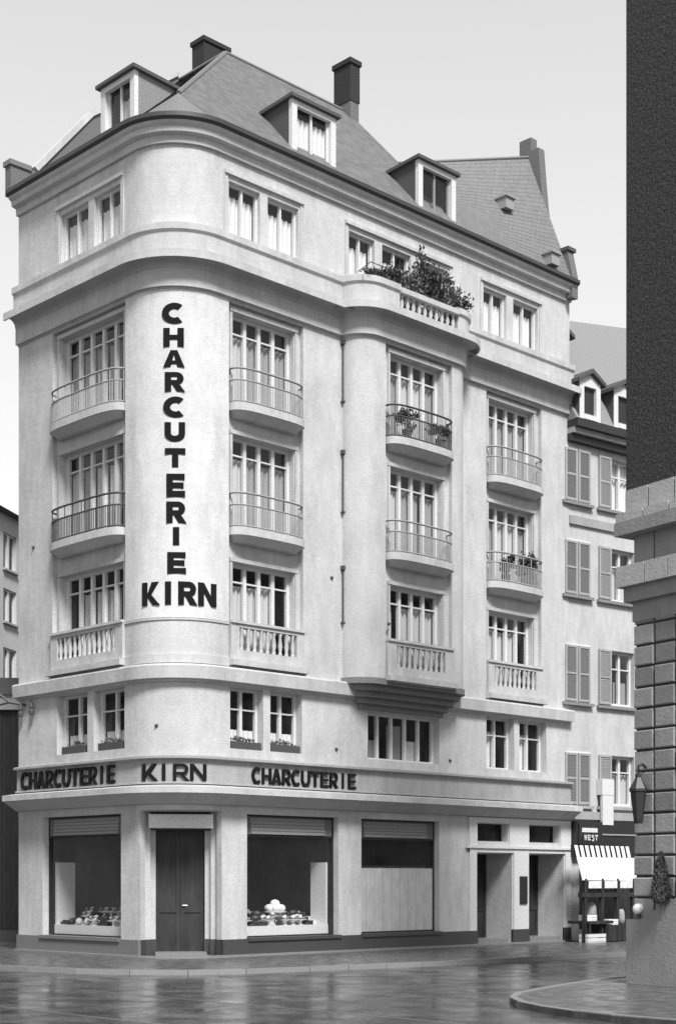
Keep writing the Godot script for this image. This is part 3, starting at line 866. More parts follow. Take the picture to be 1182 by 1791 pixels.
func build_shops(b: Node3D) -> void:
	var g := MB.new()
	g.panel(TR, 1.42, 13.85, 0.0, 3.42, [[2.15, 4.98, 0.38, 3.15, 0.30], [5.74, 8.51, 0.38, 3.15, 0.30], [9.94, 11.37, 0.0, 2.37, 0.95], [12.05, 13.59, 0.0, 2.37, 0.95], [9.94, 11.20, 2.69, 3.15, 0.30], [12.05, 13.40, 2.69, 3.15, 0.30]])
	obj("shop_wall", g, M.plaster, b)
	var g2 := MB.new()
	g2.panel(TL, -5.85, -1.05, 0.0, 3.42, [[-4.83, -1.75, 0.38, 3.15, 0.30]])
	obj("shop_wall", g2, M.plaster, b)
	# entrance surround
	var es := MB.new()
	for q in [[9.62, 9.90], [11.40, 12.02], [13.62, 13.86]]:
		es.box(Vector3(q[0], 0.38, -0.02), Vector3(q[1], 2.50, 0.05), TR)
	es.box(Vector3(9.62, 2.40, -0.02), Vector3(13.86, 2.5005, 0.045), TR)
	es.box(Vector3(9.50, 2.505, -0.02), Vector3(13.87, 2.57, 0.09), TR)
	for q in [[9.62, 9.92], [11.22, 12.03], [13.42, 13.86]]:
		es.box(Vector3(q[0], 2.572, -0.02), Vector3(q[1], 3.30, 0.05), TR)
	es.box(Vector3(9.92, 3.165, -0.02), Vector3(13.42, 3.298, 0.045), TR)
	obj("entrance_surround", es, M.white_paint, b)
	for q in [[9.94, 11.37], [12.05, 13.59]]:
		door(b, at(TR, (q[0] + q[1]) / 2, 0.14, -0.90), q[1] - q[0], 2.23)
		var st := MB.new()
		st.box(Vector3(q[0], 0.0, -0.95), Vector3(q[1], 0.14, -0.12))
		obj("step", st, M.kerb_stone, b)
	for q in [[9.94, 11.20], [12.05, 13.40]]:
		window("fanlight", b, at(TR, (q[0] + q[1]) / 2, 2.69, -0.25), q[1] - q[0], 0.46, 1, [], {"frame": 0.03, "paint": M.dark_paint})
	var pq := MB.new()
	pq.box(Vector3(11.62, 1.05, 0.052), Vector3(11.92, 1.78, 0.085))
	obj("plaque", pq, M.dark_paint, b)
	# plinths
	var pl := MB.new()
	for q in [[1.42, 9.94], [11.37, 12.05], [13.59, 13.87]]:
		pl = MB.new()
		pl.box(Vector3(q[0], 0.0, -0.03), Vector3(q[1], 0.38, 0.055), TR)
		obj("plinth", pl, M.plinth, b)
	var pl2 := MB.new()
	pl2.box(Vector3(-5.86, 0.0, -0.03), Vector3(-1.05, 0.38, 0.055), TL)
	obj("plinth", pl2, M.pale_plinth, b)
	# shop windows
	for q in [[TR, 2.15, 4.98, 0], [TR, 5.74, 8.51, 1], [TL, -4.83, -1.75, 2]]:
		var w: float = q[2] - q[1]
		var o := node("shop_window", b, at(q[0], (q[1] + q[2]) / 2, 0.38, -0.22))
		var fr := MB.new()
		var f := 0.05
		fr.box(Vector3(-w / 2, 0, -0.05), Vector3(-w / 2 + f, 2.77, 0.05))
		fr.box(Vector3(w / 2 - f, 0, -0.05), Vector3(w / 2, 2.77, 0.05))
		fr.box(Vector3(-w / 2 + f, 0.0, -0.05), Vector3(w / 2 - f, f, 0.05))
		fr.box(Vector3(-w / 2 + f, 2.73, -0.05), Vector3(w / 2 - f, 2.77, 0.05))
		fr.box(Vector3(-w / 2 + f, 2.28, -0.05), Vector3(w / 2 - f, 2.33, 0.045))
		obj("frame", fr, M.dark_paint, o)
		pane(o, -w / 2 + f, w / 2 - f, f, 2.28)
		var sill := MB.new()
		sill.box(Vector3(-w / 2 - 0.02, -0.055, -0.02), Vector3(w / 2 + 0.02, 0.02, 0.31))
		obj("sill", sill, M.pale_plinth if q[3] == 2 else M.plinth, o)
		# roller blind box: slats one above the other
		for i in 5:
			var sl := MB.new()
			sl.box(Vector3(-w / 2 + 0.24, 2.34 + i * 0.075, 0.055 - 0.008 * i), Vector3(w / 2 - 0.30, 2.405 + i * 0.075, 0.085 - 0.008 * i))
			obj("blind_slat", sl, M.pale_iron if q[3] != 1 else M.shutter_grey, o)
		var hd := MB.new()
		hd.box(Vector3(-w / 2 + f, 2.33, -0.06), Vector3(w / 2 - f, 2.73, 0.04))
		obj("blind_box", hd, M.shutter_dark, o)
		if q[3] == 1:                                   # pale boards cover the lower part
			var n := 9
			for i in n:
				var bd := MB.new()
				var y1 := 1.60 + rng.randf_range(-0.006, 0.006)
				bd.box(Vector3(-w / 2 + f + (w - 2 * f) * i / n + 0.006, 0.06, 0.01), Vector3(-w / 2 + f + (w - 2 * f) * (i + 1) / n - 0.004, y1, 0.03 + rng.randf_range(0, 0.006)))
				obj("board", bd, M.board, o)
			var tr := MB.new()
			tr.box(Vector3(-w / 2 + f, 1.608, 0.0), Vector3(w / 2 - f, 1.65, 0.045))
			obj("rail", tr, M.dark_paint, o)
		else:
			var ds := MB.new()                          # white display shelf
			ds.box(Vector3(-w / 2 + 0.06, 0.04, -0.85), Vector3(w / 2 - 0.06, 0.26, -0.07))
			ds.box(Vector3(-w / 2 + 0.06, 0.261, -0.85), Vector3(w / 2 - 0.06, 0.34, -0.42))
			ds.box(Vector3(-w / 2 + 0.06, 0.341, -0.85), Vector3(w / 2 - 0.06, 0.44, -0.64))
			obj("display_shelf", ds, M.white_paint, o)
			var bk := MB.new()                          # white side panel of the display
			var sx := 1.0 if q[3] == 0 else -1.0
			bk.box(Vector3(sx * (w / 2 - 0.08) - 0.03, 0.26, -0.62), Vector3(sx * (w / 2 - 0.08) + 0.03, 1.72, -0.10))
			obj("side_panel", bk, M.white_paint, o)
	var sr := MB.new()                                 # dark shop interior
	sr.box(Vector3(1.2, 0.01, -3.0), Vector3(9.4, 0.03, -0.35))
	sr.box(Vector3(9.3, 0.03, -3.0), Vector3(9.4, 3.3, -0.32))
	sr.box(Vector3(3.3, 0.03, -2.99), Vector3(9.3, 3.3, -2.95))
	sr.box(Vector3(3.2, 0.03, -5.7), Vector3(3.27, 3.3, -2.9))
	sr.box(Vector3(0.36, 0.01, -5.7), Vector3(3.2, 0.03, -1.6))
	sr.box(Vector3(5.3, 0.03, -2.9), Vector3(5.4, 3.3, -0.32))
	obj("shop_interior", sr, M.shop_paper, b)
	# corner entrance
	var A := Vector3(0.0, 0, -1.05)
	var B := Vector3(1.42, 0, 0.0)
	var X := (B - A).normalized()
	var TD := Transform3D(Basis(X, Vector3.UP, X.cross(Vector3.UP)), (A + B) / 2)
	var hw := A.distance_to(B) / 2
	var ce := node("corner_entrance", b, TD)
	var prof := [Vector2(hw, 0.0), Vector2(0.78, -0.14), Vector2(0.78, -0.26), Vector2(0.66, -0.32), Vector2(0.66, -0.46), Vector2(0.54, -0.52), Vector2(0.54, -0.72)]
	for s in [-1.0, 1.0]:
		var jm := MB.new()
		for i in prof.size() - 1:
			var p := Vector3(prof[i].x * s, 0.38, prof[i].y)
			var q := Vector3(prof[i + 1].x * s, 0.38, prof[i + 1].y)
			var up := Vector3(0, 2.95, 0)
			if s < 0: jm.quad(p, q, q + up, p + up)
			else: jm.quad(q, p, p + up, q + up)
		obj("jamb", jm, M.plaster, ce)
	for s in [-1.0, 1.0]:
		var jp := MB.new()
		for i in prof.size() - 1:
			var p := Vector3((prof[i].x - 0.02) * s, 0.0, prof[i].y + 0.02)
			var q := Vector3((prof[i + 1].x - 0.02) * s, 0.0, prof[i + 1].y + 0.02)
			var up := Vector3(0, 0.38, 0)
			if s < 0: jp.quad(p, q, q + up, p + up)
			else: jp.quad(q, p, p + up, q + up)
			jp.quad(p + up, q + up, q + up + Vector3(s * 0.02, 0, -0.02), p + up + Vector3(s * 0.02, 0, -0.02))
		obj("plinth", jp, M.plinth, ce)
	var lt := MB.new()
	lt.box(Vector3(-hw, 3.18, -0.75), Vector3(hw, 3.42, 0.0))
	obj("lintel", lt, M.plaster, ce)
	var beam := MB.new()
	beam.sweep(corner_path(R0, -1.30, 1.45), [Vector2(-0.05, 3.20), Vector2(0.01, 3.20), Vector2(0.01, 3.42), Vector2(-0.05, 3.42)])
	obj("lintel", beam, M.plaster, b)
	var sf := MB.new()                                 # soffit under the rounded lintel
	var pg := PackedVector2Array()
	for p in corner_path(R0, -1.25, 1.25): pg.append(p)
	pg.append(Vector2(1.42, -0.02)); pg.append(Vector2(0.02, -1.05))
	sf.prism(pg, -3.40, -3.21, Transform3D(Basis(Vector3(1, 0, 0), Vector3(0, 0, 1), Vector3(0, -1, 0)), Vector3.ZERO))
	obj("soffit", sf, M.plaster, b)
	var tb := MB.new()
	tb.box(Vector3(-0.70, 2.82, -0.30), Vector3(0.70, 3.12, -0.05))
	obj("transom_board", tb, M.white_paint, ce)
	var td := MB.new()
	td.box(Vector3(-0.78, 2.78, -0.72), Vector3(0.78, 3.18, -0.35))
	obj("transom_panel", td, M.dark_paint, ce)
	door(ce, Transform3D(Basis.IDENTITY, Vector3(0, 0.10, -0.68)), 1.08, 2.7)
	var stp := MB.new()
	stp.box(Vector3(-0.56, 0.0, -0.75), Vector3(0.56, 0.10, 0.02))
	obj("step", stp, M.kerb_stone, ce)

func door(parent: Node, t: Transform3D, w: float, h: float) -> void:
	var o := node("door", parent, t)
	var lf := MB.new()
	lf.box(Vector3(-w / 2, 0, -0.05), Vector3(w / 2, h, 0.0))
	for s in [-1, 1]:
		lf.box(Vector3(s * w / 4 - w / 4 + 0.01, 0, 0.0), Vector3(s * w / 4 - w / 4 + 0.09, h, 0.025))
		lf.box(Vector3(s * w / 4 + w / 4 - 0.09, 0, 0.0), Vector3(s * w / 4 + w / 4 - 0.01, h, 0.025))
		for y in [0.0, h * 0.32, h - 0.1]:
			lf.box(Vector3(s * w / 4 - w / 4 + 0.09, y, 0.0), Vector3(s * w / 4 + w / 4 - 0.09, y + 0.10, 0.022))
	obj("leaf", lf, M.dark_wood, o)
	var hd := MB.new()
	hd.bar(Vector3(0.05, 1.02, 0.06), Vector3(0.16, 1.02, 0.06), 0.012, 6)
	hd.bar(Vector3(0.05, 1.02, 0.02), Vector3(0.05, 1.02, 0.07), 0.012, 6)
	obj("handle", hd, M.steel, o)

func build_roof(b: Node3D) -> void:
	var E := 17.98
	var o := 0.30
	var peak := Vector3(4.8, 22.55, -3.9)
	var H := Vector3(-o, E, o).lerp(peak, 0.16)
	var roof := node("roof", b)
	var fr := MB.new()                                 # slope to the long front
	var f0 := Vector3(R0, E, o)
	var f1 := Vector3(9.3, E, o)
	var f2 := Vector3(9.35, 20.94, -2.42)
	var f3 := Vector3(9.25, 22.223, -3.6)
	var f4 := Vector3(8.9, 22.55, -3.9)
	for q in [[H, f0, f1], [H, f1, f2], [H, f2, f3], [H, f3, f4], [H, f4, peak]]:
		fr.tri(q[0], q[1], q[2])
	var l0 := Vector3(-o, E, -R0)                      # slope to the short front
	var l1 := Vector3(-o, E, -5.85)
	var l2 := Vector3(4.8, 22.55, -5.85)
	fr.tri(H, peak, l2); fr.tri(H, l2, l1); fr.tri(H, l1, l0)
	for i in 16:                                       # rounded foot of the hip
		var a := PI / 2 * i / 16
		var c := PI / 2 * (i + 1) / 16
		var r := R0 + o
		fr.tri(H, Vector3(R0 - r * cos(a), E, -R0 + r * sin(a)), Vector3(R0 - r * cos(c), E, -R0 + r * sin(c)))
	# back of the main roof
	fr.quad(peak, f4, Vector3(10.5, 18.0, -8), Vector3(4.8, 18.0, -8))
	fr.quad(peak, Vector3(4.8, 18.0, -8), Vector3(9, 18.0, -8), Vector3(9, 18.0, -5.85))
	fr.tri(peak, Vector3(9, 18, -5.85), l2)
	fr.tri(f4, f3, Vector3(10.5, 18, -8)); fr.tri(f3, f2, Vector3(10.5, 18, -8)); fr.tri(f2, Vector3(9.6, 18, -2.4), Vector3(10.5, 18, -8))
	# lower roof towards the fire wall
	var a0 := f1
	var a1 := Vector3(13.62, E, o)
	var b0 := Vector3(9.42, 20.72, -2.25)
	var b1 := Vector3(13.62, 21.92, -1.25)
	for i in 10:
		for j in 6:
			var P := func(s: float, t: float) -> Vector3: return a0.lerp(a1, s).lerp(b0.lerp(b1, s), t)
			fr.quad(P.call(i / 10.0, j / 6.0), P.call((i + 1) / 10.0, j / 6.0), P.call((i + 1) / 10.0, (j + 1) / 6.0), P.call(i / 10.0, (j + 1) / 6.0))
	fr.quad(b0, b1, Vector3(13.62, 18, -7), Vector3(9.6, 18, -7))
	obj("slope", fr, M.slate, roof)
	var sm := MB.new()
	slates(sm, [f0, f1, f2, f3, f4, peak, H])
	slates(sm, [l1, l0, H, peak, l2])
	for j in 27:
		for i in 25:
			var g := 0.20 * rng.randf_range(0.93, 1.07)
			var q := []
			for k in [[0, 0], [1, 0], [1, 1], [0, 1]]:
				var sx: float = clampf((i + k[0] - 0.5 * (j % 2)) / 24.5 + (0.0006 if k[0] == 0 else -0.0006), 0.0, 1.0)
				var ty: float = (j + k[1]) / 27.0
				q.append(a0.lerp(a1, sx).lerp(b0.lerp(b1, sx), ty) + Vector3(0, 0.4, 0.9) * (0.003 if k[1] else 0.008))
			sm.quad(q[0], q[1], q[2], q[3])
			for k in 6: sm.c.append(Color(g, g, g))
	var so := obj("slates", sm, M.slate_piece, roof)
	so.set_meta("kind", "stuff")
	var rd := MB.new()                                 # ridge and hip tiles
	rd.tube([H, H.lerp(peak, 0.5), peak], 0.055, 6)
	rd.tube([peak, f4], 0.06, 6)
	rd.tube([peak, l2], 0.06, 6)
	rd.tube([b0, b1], 0.05, 6)
	obj("ridge", rd, M.slate, roof)
	for p in [[11.9, 0.55], [12.75, 0.10]]:   # small vents and hooks
		var s := (p[0] - 9.3) / 4.32 as float
		var c: Vector3 = a0.lerp(a1, s).lerp(b0.lerp(b1, s), p[1]) if p[0] > 9.3 else Vector3(p[0], E + p[1] * 4.55, o - p[1] * 4.2)
		var big := p[0] > 9.3 as bool
		var hb := MB.new()
		var k := 0.17 if big else 0.05
		hb.box(c + Vector3(-k, -k * 0.8, -0.2), c + Vector3(k, k * 0.9, k * 1.5))
		hb.box(c + Vector3(-k * 1.2, k * 0.92, -0.2), c + Vector3(k * 1.2, k * 1.2, k * 1.8))
		obj("roof_hatch", hb, M.pale_iron if big else M.dark_slate, roof)
	# fire walls
	var tz := Transform3D(Basis(Vector3(0, 0, 1), Vector3(0, 1, 0), Vector3(-1, 0, 0)), Vector3.ZERO)    # x -> z, y -> y, depth -> -x
	var fw := MB.new()
	fw.prism(PackedVector2Array([Vector2(0.28, 17.6), Vector2(0.28, 18.2), Vector2(0.12, 18.92), Vector2(-0.30, 18.90), Vector2(-0.46, 19.1), Vector2(-0.60, 19.6), Vector2(-0.72, 20.4), Vector2(-0.80, 21.2), Vector2(-0.88, 22.08), Vector2(-1.14, 22.08), Vector2(-1.14, 22.45), Vector2(-1.55, 22.45), Vector2(-1.55, 22.0), Vector2(-3.0, 21.6), Vector2(-6, 18)]), -13.86, -13.60, tz)
	obj("fire_wall", fw, M.worn_brick, b)
	var ft := MB.new()
	ft.box(Vector3(13.56, 18.92, -0.34), Vector3(13.92, 19.02, 0.18))
	obj("coping", ft, M.dark_slate, b)
	var fl := MB.new()
	fl.prism(PackedVector2Array([Vector2(-0.34, 17.96), Vector2(-0.34, 18.66), Vector2(0.20, 18.70), Vector2(0.42, 18.74), Vector2(2.0, 20.60), Vector2(4.7, 22.60), Vector2(4.7, 17.9)]), -5.90, -5.66)
	obj("fire_wall", fl, M.worn_brick, b)
	var lc := MB.new()
	lc.prism(PackedVector2Array([Vector2(0.40, 18.72), Vector2(2.0, 20.60), Vector2(4.7, 22.60), Vector2(4.7, 22.70), Vector2(1.93, 20.70), Vector2(0.30, 18.80)]), -5.95, -5.61)
	obj("coping", lc, M.trim, b)
	var fc := MB.new()
	fc.box(Vector3(-0.38, 18.66, -5.94), Vector3(0.22, 18.78, -5.62))
	obj("coping", fc, M.pale_plinth, b)
	# chimneys
	var c1 := MB.new()
	c1.box(Vector3(4.9, 21.5, -5.35), Vector3(5.75, 23.3, -4.87))
	c1.box(Vector3(4.86, 23.3, -5.39), Vector3(5.79, 23.41, -4.83))
	obj("chimney", c1, M.soot_brick, b)
	var ch := node("chimney", b)
	var c2 := MB.new()
	c2.box(Vector3(8.96, 20.4, -4.22), Vector3(9.28, 22.75, -3.62))
	obj("base", c2, M.worn_brick, ch)
	var c3 := MB.new()
	c3.box(Vector3(8.94, 22.75, -4.24), Vector3(9.30, 23.75, -3.60))
	c3.box(Vector3(8.90, 23.75, -4.28), Vector3(9.34, 23.88, -3.56))
	obj("stack", c3, M.soot_brick, ch)
	# dormers
	dormer(b, at(TR, 4.36, 18.36, -0.20), 1.40, 1.30, 1, 1.1)
	dormer(b, at(TR, 8.63, 18.36, -0.20), 1.40, 1.30, 0, 1.1)
	dormer(b, at(TL, -2.20, 18.36, -0.26), 1.26, 1.22, 2, 0.92)

func slates(mb: MB, poly: Array) -> void:             # small overlapping slates laid in courses on one roof plane
	var n := Vector3.ZERO
	for i in poly.size():
		n += (poly[i] as Vector3).cross(poly[(i + 1) % poly.size()])
	n = n.normalized()
	if n.y < 0: n = -n
	var u := Vector3.UP.cross(n).normalized()
	var w := n.cross(u)
	var o: Vector3 = poly[0]
	var pg := PackedVector2Array()
	var lo := Vector2(1e9, 1e9)
	var hi := -lo
	for p in poly:
		var q := Vector2((p - o).dot(u), (p - o).dot(w))
		pg.append(q); lo = lo.min(q); hi = hi.max(q)
	var row := 0
	var y := lo.y
	while y < hi.y:
		var x := lo.x - rng.randf() * 0.1 - 0.09 * (row % 2)
		while x < hi.x:
			var wd := rng.randf_range(0.16, 0.20)
			for cut in Geometry2D.intersect_polygons(rect(x + 0.003, y, x + wd - 0.003, y + 0.135), pg):
				var g := 0.205 * rng.randf_range(0.80, 1.20)
				var lift := rng.randf_range(0.007, 0.010)
				var idx := Geometry2D.triangulate_polygon(cut)
				for i in range(0, idx.size(), 3):
					var t := []
					for k in 3:
						var q: Vector2 = cut[idx[i + k]]
						t.append(o + u * q.x + w * q.y + n * lerpf(lift, 0.003, clampf((q.y - y) / 0.135, 0, 1)))
					if (t[1] - t[0]).cross(t[2] - t[0]).dot(n) > 0: mb.tri(t[0], t[1], t[2])
					else: mb.tri(t[0], t[2], t[1])
					for k in 3: mb.c.append(Color(g, g, g))
			x += wd
		y += 0.13
		row += 1

func dormer(parent: Node, t: Transform3D, w: float, h: float, curtain: int, pitch: float) -> void:
	var o := node("dormer", parent, t)
	var d := h / pitch + 0.25
	for s in [-1.0, 1.0]:
		var ck := MB.new()
		ck.box(Vector3(s * (w / 2 - 0.03) - 0.025, -0.4, -d), Vector3(s * (w / 2 - 0.03) + 0.025, h, -0.06))
		obj("cheek", ck, M.dark_slate if curtain != 2 else M.light_tile, o)
	var fr := MB.new()
	fr.box(Vector3(-w / 2, -0.10, -0.08), Vector3(-w / 2 + 0.16, h, 0.03))
	fr.box(Vector3(w / 2 - 0.16, -0.10, -0.08), Vector3(w / 2, h, 0.03))
	fr.box(Vector3(-w / 2 + 0.16, -0.10, -0.08), Vector3(w / 2 - 0.16, 0.06, 0.06))
	fr.box(Vector3(-w / 2 + 0.16, h - 0.13, -0.08), Vector3(w / 2 - 0.16, h, 0.028))
	obj("front_frame", fr, M.white_paint, o)
	var rf := MB.new()
	rf.prism(PackedVector2Array([Vector2(-0.12, h + 0.002), Vector2(d + 0.15, h - 0.10), Vector2(d + 0.15, h - 0.02), Vector2(-0.12, h + 0.08)]), -w / 2 - 0.09, w / 2 + 0.09, Transform3D(Basis(Vector3(0, 0, -1), Vector3(0, 1, 0), Vector3(1, 0, 0)), Vector3.ZERO))
	obj("dormer_roof", rf, M.dark_slate, o)
	var ww := w - 0.32
	var cs := []
	if curtain == 1: cs = [[-ww / 2 + 0.03, ww / 2 - 0.03, 0.02, h - 0.36, M.curtain]]
	if curtain == 2: cs = [[-ww / 2 + 0.32, ww / 2 - 0.03, 0.02, h - 0.50, M.thin_curtain]]
	var fm := MB.new()
	var y1 := h - 0.13
	fm.box(Vector3(-ww / 2, 0.06, -0.12), Vector3(-ww / 2 + 0.05, y1, -0.07)); fm.box(Vector3(ww / 2 - 0.05, 0.06, -0.12), Vector3(ww / 2, y1, -0.07))
	fm.box(Vector3(-0.025, 0.06, -0.12), Vector3(0.025, y1, -0.07))
	obj("sash", fm, M.white_paint if curtain != 0 else M.shutter_grey, o)
	pane(o, -ww / 2 + 0.05, -0.025, 0.06, y1, -0.1)
	pane(o, 0.025, ww / 2 - 0.05, 0.06, y1, -0.1)
	for c in cs:
		inst("curtain", curtain_mesh(c[1] - c[0], c[3], (c[1] - c[0]) * 7.0), c[4], o, Transform3D(Basis.IDENTITY, Vector3((c[0] + c[1]) / 2, 0.06, -0.17)))

# ---------------------------------------------------------------- shuttered neighbour and its shop
func build_neighbour() -> void:
	var ang := deg_to_rad(6.2)
	var T := Transform3D(Basis(Vector3(cos(ang), 0, sin(ang)), Vector3.UP, Vector3(-sin(ang), 0, cos(ang))), Vector3(13.95, 0, 0.0))
	var b := node("shuttered_house", self, T)
	tag(b, "pale old house with louvred shutters and small roof dormers behind the corner building", "building")
	var rows := [[12.15, 13.58], [9.58, 11.04], [6.62, 8.16], [3.78, 5.19]]
	var holes := []
	for r in rows:
		for c in [[-0.30, 0.68], [1.60, 2.58], [4.2, 5.2]]:
			if c[0] > 0: holes.append([c[0], c[1], r[0], r[1], 0.22])
	var w := MB.new()
	w.panel(Transform3D.IDENTITY, -0.12, 8.0, 3.3, 13.75, holes)
	w.panel(Transform3D.IDENTITY, -0.12, 8.0, 0.0, 3.3, [[0.30, 6.0, 0.3, 2.35, 0.4]])
	w.quad(Vector3(-0.12, 0, -6), Vector3(-0.12, 0, 0), Vector3(-0.12, 13.75, 0), Vector3(-0.12, 13.75, -6))
	obj("wall", w, M.old_plaster, b)
	var bk := MB.new()
	bk.box(Vector3(-0.1, 0, -3.2), Vector3(8, 13.75, -3.0))
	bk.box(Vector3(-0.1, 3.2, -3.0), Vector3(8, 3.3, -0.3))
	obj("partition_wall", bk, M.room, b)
	for i in rows.size():
		var r: Array = rows[i]
		var h: float = r[1] - r[0]
		shutter(b, Vector3(-0.30, r[0], 0.03), 0.47, h, M.shutter_dark)
		shutter(b, Vector3(0.22, r[0], 0.03), 0.47, h, M.shutter_dark)
		var wn := MB.new()
		wn.box(Vector3(-0.36, r[0] - 0.02, 0.002), Vector3(0.74, r[1] + 0.05, 0.025))
		obj("window_surround", wn, M.white_paint, b)
		shutter(b, Vector3(1.07, r[0], 0.02), 0.50, h, M.shutter_grey)
		shutter(b, Vector3(2.62, r[0], 0.02), 0.50, h, M.shutter_grey)
		window("casement_window", b, Transform3D(Basis.IDENTITY, Vector3(2.09, r[0], -0.17)), 0.98, h, 2, [0.68], {"curtains": [[-0.45, 0.45, 0.05, h - 0.05, M.curtain]] if i == 0 else ([[-0.1, 0.45, 0.05, 0.7, M.lace]] if i == 2 else [[-0.42, 0.45, 0.05, h - 0.5, M.thin_curtain]])})
		var sl := MB.new()
		sl.box(Vector3(-0.42, r[0] - 0.12, 0.0), Vector3(0.80, r[0] - 0.04, 0.12))
		sl.box(Vector3(1.0, r[0] - 0.12, 0.0), Vector3(3.2, r[0] - 0.04, 0.10))
		obj("sill", sl, M.soffit_paint if i < 3 else M.fascia, b)
	var ev := MB.new()
	ev.box(Vector3(-0.2, 13.75, -0.3), Vector3(8, 13.95, 0.18))
	ev.box(Vector3(-0.2, 14.10, -0.3), Vector3(8, 14.32, 0.42))
	obj("eaves", ev, M.dark_paint, b)
	var ew := MB.new()
	ew.box(Vector3(-0.2, 13.951, -0.3), Vector3(8, 14.099, 0.30))
	obj("eaves_board", ew, M.fascia, b)
	for q in [[11.50, 11.73, 0.07], [3.36, 3.58, 0.10]]:
		var sc := MB.new()
		sc.box(Vector3(-0.12, q[0], 0.001), Vector3(8, q[1], q[2]))
		obj("string_course", sc, M.fascia, b)
	var rf := MB.new()
	rf.quad(Vector3(-0.2, 14.30, 0.4), Vector3(8, 14.30, 0.4), Vector3(8, 18.9, -1.9), Vector3(-0.2, 17.8, -1.9))
	rf.quad(Vector3(8, 18.9, -1.9), Vector3(8, 14.3, -5), Vector3(-0.2, 14.3, -5), Vector3(-0.2, 17.8, -1.9))
	rf.tri(Vector3(-0.2, 14.3, -5), Vector3(-0.2, 14.3, 0.4), Vector3(-0.2, 17.8, -1.9))
	obj("roof", rf, M.light_tile, b)
	for q in [[0.34, 14.42, 0.38], [1.72, 14.42, 0.38], [0.05, 15.95, -0.52]]:
		gable_dormer(b, Transform3D(Basis.from_scale(Vector3(1.22, 1.25, 1.1)), Vector3(q[0], q[1] - 0.08, q[2])))
	# shop front at street level
	var sf := MB.new()
	sf.box(Vector3(-0.05, 2.36, 0.01), Vector3(8, 3.30, 0.20))
	obj("shop_fascia", sf, M.dark_paint, b)
	var sw := MB.new()
	sw.box(Vector3(0.3, 0.3, -0.36), Vector3(6, 2.36, -0.30))
	obj("shop_door", sw, M.dark_wood, b)
	# the dark name board with two lines of white lettering too worn to read in full
	var sb := node("name_board", b, Transform3D(Basis.IDENTITY, Vector3(0.05, 2.66, 0.205)))
	var bd := MB.new()
	bd.box(Vector3(0, 0, 0), Vector3(0.84, 0.56, 0.04))
	obj("board", bd, M.dark_wood, sb)
	var ln := MB.new()
	ln.box(Vector3(0.10, 0.34, 0.04), Vector3(0.72, 0.46, 0.05))
	obj("painted_line", ln, M.white_paint, sb)
	var word := "WEST"
	for i in 4: letter(sb, word[i], Transform3D(Basis.IDENTITY, Vector3(0.24 + i * 0.145, 0.12, 0.04)), 0.115, 0.15, 0.012, 0.24, M.white_paint)
	var hr := MB.new()
	hr.box(Vector3(1.0, 2.93, 0.202), Vector3(6, 2.97, 0.23))
	obj("trim_line", hr, M.pale_iron, b)
	var ps := MB.new()                                 # pale hanging panel on the front
	ps.box(Vector3(1.02, 3.22, 0.13), Vector3(1.46, 4.05, 0.22))
	ps.box(Vector3(1.0, 4.06, 0.02), Vector3(1.48, 4.5, 0.22))
	obj("hanging_panel", ps, M.white_paint, b)
	var sbx := MB.new()
	sbx.box(Vector3(1.05, 3.25, 0.001), Vector3(1.43, 4.3, 0.13))
	obj("panel_bracket", sbx, M.iron, b)
	# market stall before the shop
	var st := node("market_stall", self, Transform3D(Basis.IDENTITY, Vector3(14.25, 0.0, 0.75)))
	tag(st, "market stall with white canvas roof and dark posts beside the corner building entrances", "stall")
	var cv := MB.new()
	cv.quad(Vector3(-1.15, 1.68, 0.26), Vector3(1.5, 1.66, 0.26), Vector3(1.5, 2.30, 0.06), Vector3(-1.15, 2.30, 0.06))
	cv.quad(Vector3(-1.15, 2.285, 0.05), Vector3(1.5, 2.285, 0.05), Vector3(1.5, 1.65, 0.24), Vector3(-1.15, 1.67, 0.24))
	obj("canvas_roof", cv, M.canvas, st)
	for i in 11:                                       # striped valance of the shop awning
		var vs := MB.new()
		var u := -1.1 + i * 0.235
		vs.quad(Vector3(u, 2.31, 0.02), Vector3(u + 0.15, 2.31, 0.02), Vector3(u + 0.15, 2.62, -0.06), Vector3(u, 2.62, -0.06))
		obj("valance_strip", vs, M.canvas, st)
	var vb := MB.new()
	vb.box(Vector3(-1.15, 2.30, -0.14), Vector3(1.5, 2.63, -0.09))
	obj("valance_board", vb, M.dark_paint, st)
	for u in [-1.0, -0.25, 0.45, 1.2]:
		var po := MB.new()
		po.box(Vector3(u - 0.05, 0.0, 0.16), Vector3(u + 0.05, 1.72, 0.26))
		obj("post", po, M.dark_wood, st)
	for u in [-0.62, 0.1, 0.82]:
		var fv := MB.new()
		fv.quad(Vector3(u - 0.29, 1.46, 0.275), Vector3(u + 0.29, 1.46, 0.275), Vector3(u + 0.29, 1.655, 0.28), Vector3(u - 0.29, 1.655, 0.28))
		obj("canvas_flap", fv, M.canvas, st)
	var bm := MB.new()
	bm.box(Vector3(-1.2, 1.22, 0.14), Vector3(1.4, 1.34, 0.28))
	obj("cross_beam", bm, M.dark_wood, st)
	var tbl := MB.new()
	tbl.box(Vector3(-1.0, 0.50, -0.35), Vector3(0.1, 0.58, 0.36))
	tbl.box(Vector3(-0.15, 0.02, -0.35), Vector3(1.5, 0.46, 0.36))
	for u in [-0.95, -0.2]: tbl.box(Vector3(u, 0, 0.28), Vector3(u + 0.06, 0.5, 0.34))
	obj("counter", tbl, M.dark_wood, st)
